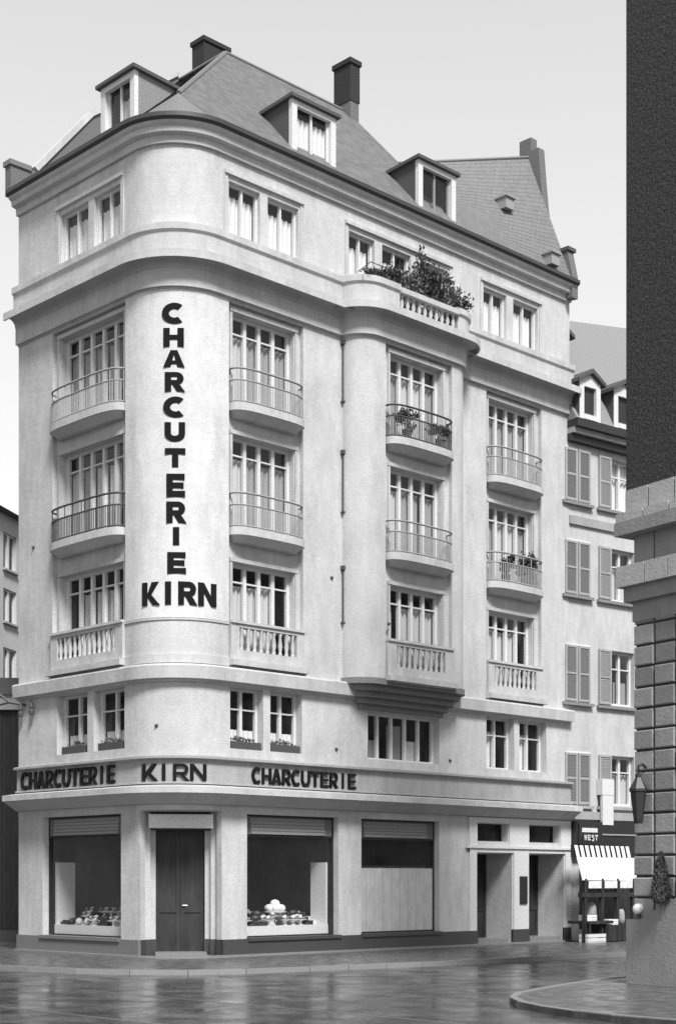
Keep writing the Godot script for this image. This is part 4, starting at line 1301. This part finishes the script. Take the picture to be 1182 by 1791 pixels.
	var goods := [["crate", Vector3(13.62, 0.0, 0.95), Vector3(0.80, 0.22, 0.3), "white_paint", "pale crate on the ground under the market stall"], ["basket", Vector3(13.5, 0.58, 0.88), Vector3(0.42, 0.14, 0.3), "canvas", "small white basket on the stall table"], ["sack", Vector3(13.85, 0.58, 0.75), Vector3(0.26, 0.5, 0.26), "shutter_grey", "standing grey sack on the stall table"], ["box", Vector3(14.45, 0.46, 0.92), Vector3(0.42, 0.13, 0.25), "china", "long white box on the dark stall counter"], ["bag", Vector3(15.0, 0.46, 0.9), Vector3(0.2, 0.42, 0.2), "pale_iron", "upright pale bag at the end of the stall counter"]]
	for q in goods:
		var s: Vector3 = q[2] / 2
		var p: Vector3 = q[1]
		var o: Node
		if q[0] in ["sack", "bag"]:
			var mb := MB.new()
			mb.lathe([Vector2(0, 0), Vector2(s.x, 0.02), Vector2(s.x * 1.1, s.y * 0.7), Vector2(s.x * 1.0, s.y * 1.4), Vector2(s.x * 0.8, s.y * 1.8), Vector2(s.x * 0.45, s.y * 2), Vector2(0, s.y * 1.9)], 9, Transform3D(Basis.IDENTITY, p))
			o = obj(q[0], mb, M[q[3]], self, true)
		else:
			var mb := MB.new()                          # open tray with slatted sides
			mb.box(p + Vector3(-s.x, 0, -s.z), p + Vector3(s.x, 0.02, s.z))
			for k in 2:
				var y0 := 0.03 + k * s.y
				mb.box(p + Vector3(-s.x, y0, s.z - 0.02), p + Vector3(s.x, y0 + s.y * 0.8, s.z))
				mb.box(p + Vector3(-s.x, y0, -s.z), p + Vector3(s.x, y0 + s.y * 0.8, -s.z + 0.02))
				mb.box(p + Vector3(-s.x, y0, -s.z + 0.021), p + Vector3(-s.x + 0.02, y0 + s.y * 0.8, s.z - 0.021))
				mb.box(p + Vector3(s.x - 0.02, y0, -s.z + 0.021), p + Vector3(s.x, y0 + s.y * 0.8, s.z - 0.021))
			for cx in [-1.0, 1.0]:
				for cz in [-1.0, 1.0]:
					mb.box(p + Vector3(cx * (s.x - 0.035) - 0.012, 0.021, cz * (s.z - 0.035) - 0.012), p + Vector3(cx * (s.x - 0.035) + 0.012, s.y * 2, cz * (s.z - 0.035) + 0.012))
			o = obj(q[0], mb, M[q[3]], self)
		tag(o, q[4], q[0], "goods on the market stall")

func shutter(parent: Node, p: Vector3, w: float, h: float, m: Material) -> void:
	var o := node("shutter", parent, Transform3D(Basis.IDENTITY, p))
	var fr := MB.new()
	var f := 0.06
	fr.box(Vector3(0, 0, 0), Vector3(f, h, 0.04)); fr.box(Vector3(w - f, 0, 0), Vector3(w, h, 0.04))
	for y in [0.0, h * 0.48, h - f]:
		fr.box(Vector3(f, y, 0), Vector3(w - f, y + f, 0.038))
	obj("frame", fr, M.fascia, o)
	var sl := MB.new()
	var n := int(h / 0.055)
	for i in n:
		var y := f + (h - 2 * f) * i / n
		sl.quad(Vector3(f, y, 0.03), Vector3(w - f, y, 0.03), Vector3(w - f, y + 0.06, 0.005), Vector3(f, y + 0.06, 0.005))
	var s := obj("slats", sl, m, o)
	s.set_meta("kind", "stuff")

func gable_dormer(parent: Node, t: Transform3D) -> void:
	var o := node("dormer", parent, t)
	var fr := MB.new()
	fr.box(Vector3(-0.34, 0, -0.1), Vector3(-0.20, 0.82, 0.0)); fr.box(Vector3(0.20, 0, -0.1), Vector3(0.34, 0.82, 0.0))
	fr.box(Vector3(-0.20, 0, -0.1), Vector3(0.20, 0.10, 0.02)); fr.prism(PackedVector2Array([Vector2(-0.34, 0.82), Vector2(0.34, 0.82), Vector2(0, 1.0)]), -0.1, 0.0)
	fr.box(Vector3(-0.20, 0.72, -0.1), Vector3(0.20, 0.82, -0.002))
	obj("front_frame", fr, M.white_paint, o)
	var wn := MB.new()
	wn.box(Vector3(-0.20, 0.10, -0.12), Vector3(0.20, 0.72, -0.09))
	obj("pane", wn, M.dark_paint, o)
	for s in [-1.0, 1.0]:
		var ck := MB.new()
		ck.box(Vector3(s * 0.322 - 0.022, 0.0, -1.0), Vector3(s * 0.322 + 0.022, 0.82, -0.02))
		obj("cheek", ck, M.dark_slate, o)
	var rf := MB.new()
	rf.prism(PackedVector2Array([Vector2(-0.44, 0.78), Vector2(0, 1.02), Vector2(0.44, 0.78), Vector2(0.44, 0.86), Vector2(0, 1.12), Vector2(-0.44, 0.86)]), -1.2, 0.1)
	obj("dormer_roof", rf, M.dark_slate, o)

# ---------------------------------------------------------------- the coursed stone building in the right foreground
func build_stone_building() -> void:
	var X := Vector3(-0.189, 0, 0.982).normalized()    # u runs towards the camera
	var N := X.cross(Vector3.UP)
	var T := Transform3D(Basis(X, Vector3.UP, N), Vector3(0.79, 0.0, 11.2))
	var b := node("stone_building", self, T)
	tag(b, "coursed grey stone pier with dark tall shaft at the right edge", "building")
	var core := MB.new()
	core.box(Vector3(0.03, 0.0, -3), Vector3(4.0, 8.0, -0.035))
	obj("core", core, M.stone_joint, b)
	var pl := MB.new()
	pl.box(Vector3(-0.06, 0.0, -3), Vector3(4.0, 1.05, 0.12))
	obj("plinth", pl, M.stone, b)
	var ramp := MB.new()
	ramp.prism(PackedVector2Array([Vector2(0.22, 1.051), Vector2(4.0, 1.051), Vector2(4.0, 1.75), Vector2(1.5, 1.62)]), 0.0, 0.11)
	obj("sloping_ledge", ramp, M.stone, b)
	var y := 1.085
	var r := RandomNumberGenerator.new()
	r.seed = 3
	var widths := [[0.0, 0.43], [0.47, 0.90], [0.94, 1.37], [1.41, 1.84]]
	var tones := []
	for i in 4:
		var m: StandardMaterial3D = M.stone.duplicate()
		var a := 0.27 + 0.055 * i
		m.albedo_color = Color(a, a, a).linear_to_srgb()
		tones.append(m)
	while y < 5.9:
		for q in widths:
			var bl := MB.new()
			var hh := 0.305
			var c := 0.018
			var out := r.randf_range(0.0, 0.018)
			bl.box(Vector3(q[0], y, -0.05), Vector3(q[1], y + hh, out - c))
			var p := [Vector3(q[0], y, out - c), Vector3(q[1], y, out - c), Vector3(q[1], y + hh, out - c), Vector3(q[0], y + hh, out - c)]
			var f := [p[0] + Vector3(c, c, c), p[1] + Vector3(-c, c, c), p[2] + Vector3(-c, -c, c), p[3] + Vector3(c, -c, c)]
			bl.quad(f[0], f[1], f[2], f[3])
			for k in 4: bl.quad(p[k], p[(k + 1) % 4], f[(k + 1) % 4], f[k])
			obj("stone_block", bl, tones[r.randi() % 4], b)
		y += 0.341
	var far := MB.new()
	far.box(Vector3(0.0, 1.06, -3), Vector3(0.028, 5.9, -0.052))
	obj("end_wall", far, M.stone, b)
	var mo := MB.new()
	mo.box(Vector3(-0.02, 5.90, -3), Vector3(4, 6.22, 0.02))
	mo.box(Vector3(-0.12, 6.22, -3), Vector3(4, 6.46, 0.12))
	obj("cornice", mo, M.stone, b)
	var m2 := MB.new()
	for q in [[-0.20, 0.44], [0.46, 0.95], [0.97, 1.6], [1.62, 4.0]]:
		m2.box(Vector3(q[0], 6.462, -3), Vector3(q[1], 6.80, 0.22))
	obj("cornice_stone", m2, M.stone_pale, b)
	var m3 := MB.new()
	for q in [[0.0, 0.44], [0.47, 0.95], [0.98, 4.0]]:
		m3.box(Vector3(q[0], 6.802, -3), Vector3(q[1], 7.30, 0.0))
	obj("panel", m3, M.stone, b)
	var m4 := MB.new()
	m4.box(Vector3(-0.22, 7.302, -3), Vector3(4, 7.52, 0.24))
	obj("cornice", m4, M.stone, b)
	var m5 := MB.new()
	for q in [[-0.20, 0.40], [0.43, 0.97], [1.0, 4.0]]:
		m5.box(Vector3(q[0], 7.522, -3), Vector3(q[1], 7.66, 0.22))
		m5.box(Vector3(maxf(q[0], -0.1), 7.662, -3), Vector3(q[1], 8.05, 0.10))
	obj("cornice_stone", m5, M.stone_pale, b)
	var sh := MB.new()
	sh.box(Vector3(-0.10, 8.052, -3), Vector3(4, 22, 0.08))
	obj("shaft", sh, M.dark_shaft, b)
	# lantern on the pier
	var ln := node("wall_lantern", self, T * Transform3D(Basis.IDENTITY, Vector3(0.27, 2.60, 0.17)))
	tag(ln, "dark iron lantern hanging on the coursed stone pier", "lantern")
	var lb := MB.new()
	lb.lathe([Vector2(0, 0), Vector2(0.06, 0), Vector2(0.08, 0.06), Vector2(0.13, 0.5), Vector2(0.15, 0.52), Vector2(0.15, 0.56), Vector2(0.08, 0.68), Vector2(0.05, 0.74), Vector2(0.05, 0.8), Vector2(0, 0.82)], 6)
	obj("lamp_body", lb, M.dark_paint, ln)
	var br := MB.new()
	br.tube([Vector3(0, 0.8, 0), Vector3(0, 0.93, 0.0), Vector3(0, 0.96, -0.08), Vector3(0, 0.9, -0.19)], 0.02, 6)
	br.bar(Vector3(0, 0.45, -0.12), Vector3(0, 0.45, -0.19), 0.02, 6)
	obj("bracket", br, M.dark_paint, ln)
	# dark clipped shrub on the ledge
	var sp := node("conical_shrub", self, T * Transform3D(Basis.IDENTITY, Vector3(0.80, 1.30, 0.20)))
	tag(sp, "dark cone-shaped shrub on the ledge of the stone pier", "shrub")
	var mbf := MB.new()
	var rr := RandomNumberGenerator.new()
	rr.seed = 44
	for i in 2600:
		var hgt := rr.randf()
		var rad := 0.21 * pow(1.0 - hgt, 0.62) * minf(1.0, 0.45 + hgt * 4.0) * pow(rr.randf(), 0.4)
		var a := rr.randf() * TAU
		var p := Vector3(cos(a) * rad, hgt * 0.80, sin(a) * rad)
		var bs := Basis.from_euler(Vector3(rr.randf_range(-0.7, 0.7), a, rr.randf_range(-0.7, 0.7)))
		mbf.quad(p, p + bs * Vector3(0.012, 0.025, 0), p + bs * Vector3(0, 0.06, 0), p + bs * Vector3(-0.012, 0.025, 0))
	obj("crown", mbf, M.leaf, sp)
	var tk := MB.new()
	tk.lathe([Vector2(0.02, -0.26), Vector2(0.018, 0.2), Vector2(0, 0.3)], 6)
	obj("trunk", tk, M.soil_pot, sp)
	# globe lamp at the foot
	var gl := node("globe_lamp", self, T * Transform3D(Basis.IDENTITY, Vector3(0.14, 1.05, 0.05)))
	tag(gl, "small white glass globe lamp at the foot of the stone pier", "lamp")
	var gm := SphereMesh.new()
	gm.radius = 0.088
	gm.height = 0.176
	inst("globe", gm, M.globe, gl, Transform3D(Basis.IDENTITY, Vector3(0, 0.17, 0)))
	var gb := MB.new()
	gb.lathe([Vector2(0.06, 0), Vector2(0.06, 0.02), Vector2(0.03, 0.04), Vector2(0.035, 0.10), Vector2(0, 0.10)], 10)
	obj("holder", gb, M.iron, gl)

# ---------------------------------------------------------------- far side of the side street
func build_left_side() -> void:
	# white house
	var N := Vector3(0.555, 0, 0.832).normalized()
	var X := Vector3.UP.cross(N)
	var T := Transform3D(Basis(X, Vector3.UP, N), Vector3(6.88, 0, -17.8))
	var b := node("white_house", self, T)
	tag(b, "plain white house with paired windows at the left edge", "building")
	var holes := []
	var rows := [[11.95, 13.15], [10.2, 11.3], [8.2, 9.35]]
	for r in rows:
		for c in [0.30, -2.6]: holes.append([c, c + 1.05, r[0], r[1], 0.15])
	var w := MB.new()
	w.panel(Transform3D.IDENTITY, -8, 6, 0, 13.75, holes)
	obj("wall", w, M.house_white, b)
	var bk := MB.new()
	bk.box(Vector3(-8, 0, -1.2), Vector3(6, 13.7, -1.1))
	bk.box(Vector3(1.9, 0, -1.1), Vector3(2.0, 13.7, -0.02))
	bk.box(Vector3(-0.6, 0, -1.1), Vector3(-0.5, 13.7, -0.02))
	obj("partition_wall", bk, M.room, b)
	for r in rows:
		for c in [0.30, -2.6]:
			window("casement_window", b, Transform3D(Basis.IDENTITY, Vector3(c + 0.525, r[0], -0.1)), 1.05, r[1] - r[0], 2, [], {"mullion": 0.14, "frame": 0.05})
			var sl := MB.new()
			sl.box(Vector3(c - 0.05, r[0] - 0.07, 0.001), Vector3(c + 1.1, r[0], 0.1))
			obj("sill", sl, M.fascia, b)
	var rf := MB.new()
	rf.prism(PackedVector2Array([Vector2(-0.35, 13.75), Vector2(4, 15.2), Vector2(8, 13.75)]), -8, 6, Transform3D(Basis(Vector3(0, 0, -1), Vector3(0, 1, 0), Vector3(1, 0, 0)), Vector3.ZERO))
	obj("roof", rf, M.dark_slate, b)
	# dark low shop front
	var T2 := Transform3D(Basis(Vector3(0.716, 0, 0.698), Vector3.UP, Vector3(-0.698, 0, 0.716)), Vector3(2.57, 0, -10.83))
	var a := node("dark_annex", self, T2)
	tag(a, "dark timber shop front beyond the short street front", "building")
	var wl := MB.new()
	wl.box(Vector3(-4, 0, -4), Vector3(0.50, 6.35, -0.06))
	obj("wall", wl, M.dark_wood, a)
	for i in 8:
		var pk := MB.new()
		pk.box(Vector3(0.50 - 0.22 * (i + 1) + 0.006, 0.3, -0.06), Vector3(0.50 - 0.22 * i - 0.006, 6.3, -0.02 - 0.012 * (i % 2)))
		obj("plank", pk, M.dark_wood, a)
	var cr := MB.new()
	cr.box(Vector3(-4.1, 6.351, -4), Vector3(0.62, 6.75, 0.12))
	obj("cornice", cr, M.stone_pale, a)
	var rf2 := MB.new()
	rf2.prism(PackedVector2Array([Vector2(-0.2, 6.752), Vector2(2, 7.5), Vector2(4, 6.752)]), -4, 0.45, Transform3D(Basis(Vector3(0, 0, -1), Vector3(0, 1, 0), Vector3(1, 0, 0)), Vector3.ZERO))
	obj("roof", rf2, M.dark_slate, a)
	var st := MB.new()
	st.box(Vector3(-4, 0.0, -0.06), Vector3(0.52, 0.3, 0.06))
	obj("plinth", st, M.plinth, a)
	# iron wire bracket at the end of the string course
	var wb := node("wire_bracket", self, at(TL, -5.7, 5.85, 0.0))
	tag(wb, "curved dark iron bracket with hanging insulators at the left end of the string course", "bracket")
	var arm := MB.new()
	arm.tube([Vector3(0.15, 0.0, 0.0), Vector3(0.0, 0.05, 0.35), Vector3(-0.35, 0.35, 0.55), Vector3(-0.8, 0.95, 0.7), Vector3(-1.1, 1.6, 0.75)], 0.035, 6)
	arm.tube([Vector3(0.0, 0.05, 0.35), Vector3(-0.5, -0.05, 0.6), Vector3(-1.2, 0.1, 0.8)], 0.03, 6)
	obj("arm", arm, M.iron, wb)
	for q in [Vector3(0.12, 0.0, 0.12), Vector3(0.55, 0.02, 0.10)]:
		var ins := MB.new()
		ins.lathe([Vector2(0, -0.30), Vector2(0.06, -0.28), Vector2(0.07, -0.2), Vector2(0.03, -0.16), Vector2(0.05, -0.1), Vector2(0.02, 0.05), Vector2(0, 0.06)], 8, Transform3D(Basis.IDENTITY, q))
		obj("insulator", ins, M.iron, wb)

# ---------------------------------------------------------------- houses across the square and the side street, mirrored in the shop windows
func build_opposite_houses() -> void:
	var lots := []
	for i in 4: lots.append([Vector3(8 + i * 13, 0, 31), Vector3(0, 0, -1), "house across the square facing the long front, number %s from the pier" % ["one", "two", "three", "four"][i], 13.5 + 1.5 * (i % 3)])
	for i in 4: lots.append([Vector3(-17, 0, -8 - i * 13), Vector3(1, 0, 0), "house across the tram street facing the short front, number %s from the corner" % ["one", "two", "three", "four"][i], 14.0 + 1.2 * (i % 2)])
	for q in lots:
		var n: Vector3 = q[1]
		var b := node("opposite_house", self, Transform3D(Basis(Vector3.UP.cross(n), Vector3.UP, n), q[0]))
		tag(b, q[2], "building", "houses opposite the corner building")
		var h: float = q[3]
		var holes := []
		for r in 4:
			for c in 4: holes.append([-5.2 + c * 2.9, -3.9 + c * 2.9, 1.0 + r * 3.2, 2.9 + r * 3.2, 0.2])
		var w := MB.new()
		w.panel(Transform3D.IDENTITY, -6.45, 6.45, -0.1, h, holes)
		w.quad(Vector3(-6.45, -0.1, -8), Vector3(-6.45, -0.1, 0), Vector3(-6.45, h, 0), Vector3(-6.45, h, -8))
		w.quad(Vector3(6.45, -0.1, 0), Vector3(6.45, -0.1, -8), Vector3(6.45, h, -8), Vector3(6.45, h, 0))
		obj("wall", w, M.old_plaster, b)
		var bk := MB.new()
		bk.box(Vector3(-6.4, -0.1, -2.6), Vector3(6.4, h, -2.5))
		obj("partition_wall", bk, M.room, b)
		for o in holes: pane(b, o[0], o[1], o[2], o[3], -0.18)
		var rf := MB.new()
		rf.prism(PackedVector2Array([Vector2(-0.4, h), Vector2(4, h + 4.5), Vector2(8.4, h)]), -6.5, 6.5, Transform3D(Basis(Vector3(0, 0, -1), Vector3(0, 1, 0), Vector3(1, 0, 0)), Vector3.ZERO))
		obj("roof", rf, M.slate, b)

# ---------------------------------------------------------------- plants on balconies and sills
func build_plants() -> void:
	var terr := "plants on the terrace above the oriel"
	var spots := [
		[6.30, 0.46, Vector3(0.36, 0.34, 0.22), "low bushy plant at the left end of the oriel terrace"],
		[6.90, 0.46, Vector3(0.36, 0.48, 0.22), "bushy plant second from the left on the oriel terrace"],
		[7.55, 0.44, Vector3(0.36, 0.80, 0.22), "tallest plant in the middle of the oriel terrace"],
		[8.15, 0.46, Vector3(0.38, 0.52, 0.22), "broad leafy plant right of the tallest one on the oriel terrace"],
		[8.75, 0.40, Vector3(0.34, 0.40, 0.20), "small leafy plant at the right end of the oriel terrace"]]
	for i in spots.size():
		var q: Array = spots[i]
		plant(Transform3D(Basis.IDENTITY, Vector3(q[0], 15.32, q[1])), q[2], q[3], terr, 100 + i, "potted_plant", 1100, M.leaf if i % 2 == 0 else M.leaf_pale, 0.10)
	var tr := node("trailing_plant", self, Transform3D(Basis.IDENTITY, Vector3(5.62, 15.85, 0.62)))
	tag(tr, "dark trailing plant spread over the rounded end of the oriel parapet", "plant")
	var a := foliage(Vector3(0.62, 0.10, 0.16), 620, 0.10, 55)
	obj("foliage", a, M.leaf, tr)
	var stm := MB.new()
	stm.tube([Vector3(-0.5, 0.02, -0.1), Vector3(-0.2, 0.30, 0.0), Vector3(0.3, 0.28, 0.05), Vector3(0.7, 0.05, 0.1)], 0.012, 4)
	obj("stem", stm, M.leaf, tr)
	# flower boxes on the mezzanine sills
	var boxes := [[TR, 2.145, "left", "flower box on the mezzanine sill next to the curved corner, long front"], [TR, 3.325, "", "flower box on the second mezzanine sill of the long front"], [TL, -3.63, "", "flower box on the outer mezzanine sill of the short front"], [TL, -2.2, "", "flower box on the mezzanine sill next to the curved corner, short front"]]
	for i in boxes.size():
		var q: Array = boxes[i]
		var o := node("flower_box", self, at(q[0], q[1], 4.58, -0.12))
		tag(o, q[3], "flower box", "flower boxes on mezzanine sills")
		var bx := MB.new()
		bx.box(Vector3(-0.44, 0.0, -0.08), Vector3(0.44, 0.17, -0.06)); bx.box(Vector3(-0.44, 0.0, 0.08), Vector3(0.44, 0.17, 0.10))
		bx.box(Vector3(-0.44, 0.0, -0.06), Vector3(-0.42, 0.17, 0.08)); bx.box(Vector3(0.42, 0.0, -0.06), Vector3(0.44, 0.17, 0.08))
		bx.box(Vector3(-0.42, 0.0, -0.06), Vector3(0.42, 0.14, 0.08))
		obj("trough", bx, M.iron, o)
		inst("foliage", foliage(Vector3(0.38, 0.07, 0.06), 120, 0.07, 70 + i).mesh(), M.leaf_pale, o, Transform3D(Basis.IDENTITY, Vector3(0, 0.19, 0)))
	# plants on the small balconies
	var bal := [[6.55, 12.18, 0.86, Vector3(0.36, 0.22, 0.12), "dark leafy plant on the upper oriel balcony, left half"], [7.7, 12.18, 0.88, Vector3(0.4, 0.16, 0.12), "low dark plant on the upper oriel balcony, right half"], [11.0, 9.44, 0.22, Vector3(0.3, 0.26, 0.1), "leafy plant on the middle balcony of the right-hand bay"], [11.75, 9.44, 0.24, Vector3(0.3, 0.30, 0.1), "taller plant on the middle balcony of the right-hand bay"], [12.3, 9.44, 0.10, Vector3(0.16, 0.36, 0.1), "upright plant at the far end of the right-hand middle balcony"]]
	for i in bal.size():
		var q: Array = bal[i]
		plant(Transform3D(Basis.IDENTITY, Vector3(q[0], q[1], q[2] - 0.12)), q[3], q[4], "plants on the small balconies", 200 + i, "balcony_plant", 480, M.leaf, 0.085)

# ---------------------------------------------------------------- food on show in the shop windows
func build_display() -> void:
	var r := RandomNumberGenerator.new()
	r.seed = 21
	for win in [[TR, 3.565, 2.83, "window right of the corner door"], [TL, -3.29, 3.08, "window left of the corner door"]]:
		var w: float = win[2]
		for row in 3:
			var n := 9
			for i in n:
				var u: float = win[1] - w / 2 + 0.3 + (w - 0.6) * (i + 0.5 * row) / n + r.randf_range(-0.04, 0.04)
				var y: float = [0.642, 0.722, 0.822][row]
				var dp: float = [-0.45, -0.74, -0.95][row]
				var t := at(win[0], u, y, dp)
				var kind := r.randi() % 3
				var grp: String = "food on show in the " + win[3]
				var place: String = "%s from left, %s row, %s" % [["first", "second", "third", "fourth", "fifth", "sixth", "seventh", "eighth", "ninth"][i], ["front", "middle", "back"][row], win[3]]
				if kind == 0:
					var o := node("serving_dish", self, t)
					tag(o, "white dish of meat, " + place, "dish", grp)
					var d := MB.new()
					d.lathe([Vector2(0, 0), Vector2(0.07, 0), Vector2(0.03, 0.03), Vector2(0.03, 0.09), Vector2(0.15, 0.12), Vector2(0.16, 0.135), Vector2(0, 0.12)], 14)
					obj("plate", d, M.china, o, true)
					for k in 5:
						var s := MB.new()
						s.lathe([Vector2(0, 0), Vector2(0.06, 0.005), Vector2(0.055, 0.03), Vector2(0, 0.035)], 9, Transform3D(Basis.from_euler(Vector3(0.4, k * 1.3, 0.3)), Vector3(0.06 * cos(k * 1.3), 0.135 + 0.012 * k, 0.06 * sin(k * 1.3))))
						obj("slice", s, M.meat if k % 2 else M.curtain, o, true)
				elif kind == 1:
					var o := node("ham", self, t)
					tag(o, "rounded ham, " + place, "ham", grp)
					var d := MB.new()
					var lie := Transform3D(Basis.from_euler(Vector3(0, r.randf() * TAU, 0)) * Basis.from_euler(Vector3(0, 0, 1.45)), Vector3(0, 0.082, 0))
					d.lathe([Vector2(0, -0.14), Vector2(0.055, -0.12), Vector2(0.082, -0.06), Vector2(0.084, 0.0), Vector2(0.06, 0.07), Vector2(0.025, 0.12), Vector2(0.024, 0.15), Vector2(0, 0.155)], 12, lie)
					obj("meat", d, M.thin_curtain if r.randf() < 0.6 else M.meat_dark, o, true)
					var c := MB.new()
					c.lathe([Vector2(0.026, 0.12), Vector2(0.032, 0.13), Vector2(0.026, 0.142)], 10, lie)
					obj("string", c, M.white_paint, o)
				else:
					var o := node("sausage_pile", self, t)
					tag(o, "pile of dark sausages, " + place, "sausages", grp)
					for k in 5:
						var s := MB.new()
						var z := (k % 3 - 1) * 0.055
						var yy := 0.03 if k < 3 else 0.075
						var pts := []
						for j in 6: pts.append(Vector3(-0.13 + 0.052 * j, yy + 0.006 * sin(j * 1.1), z + (0.027 if k >= 3 else 0.0) + 0.018 * sin(j * 0.65 + k)))
						s.tube(pts, 0.027, 8)
						obj("sausage", s, M.meat if k % 2 else M.meat_dark, o, true)
	# centrepiece of the right-hand window
	var cp := node("cake_stand", self, at(TR, 3.75, 0.822, -0.86))
	tag(cp, "tall white stand heaped with pale goods in the middle of the right shop window", "stand")
	var sd := MB.new()
	sd.lathe([Vector2(0, 0), Vector2(0.16, 0), Vector2(0.05, 0.03), Vector2(0.05, 0.08), Vector2(0.27, 0.11), Vector2(0.28, 0.13), Vector2(0, 0.12)], 16)
	obj("stand", sd, M.china, cp, true)
	for i in 7:
		var s := SphereMesh.new()
		s.radius = 0.12
		s.height = 0.2
		s.radial_segments = 12
		s.rings = 6
		var a := TAU * i / 6
		inst("pale_loaf", s, M.curtain, cp, Transform3D(Basis.IDENTITY, Vector3(0.14 * cos(a), 0.20, 0.14 * sin(a)) if i < 6 else Vector3(0, 0.31, 0)))
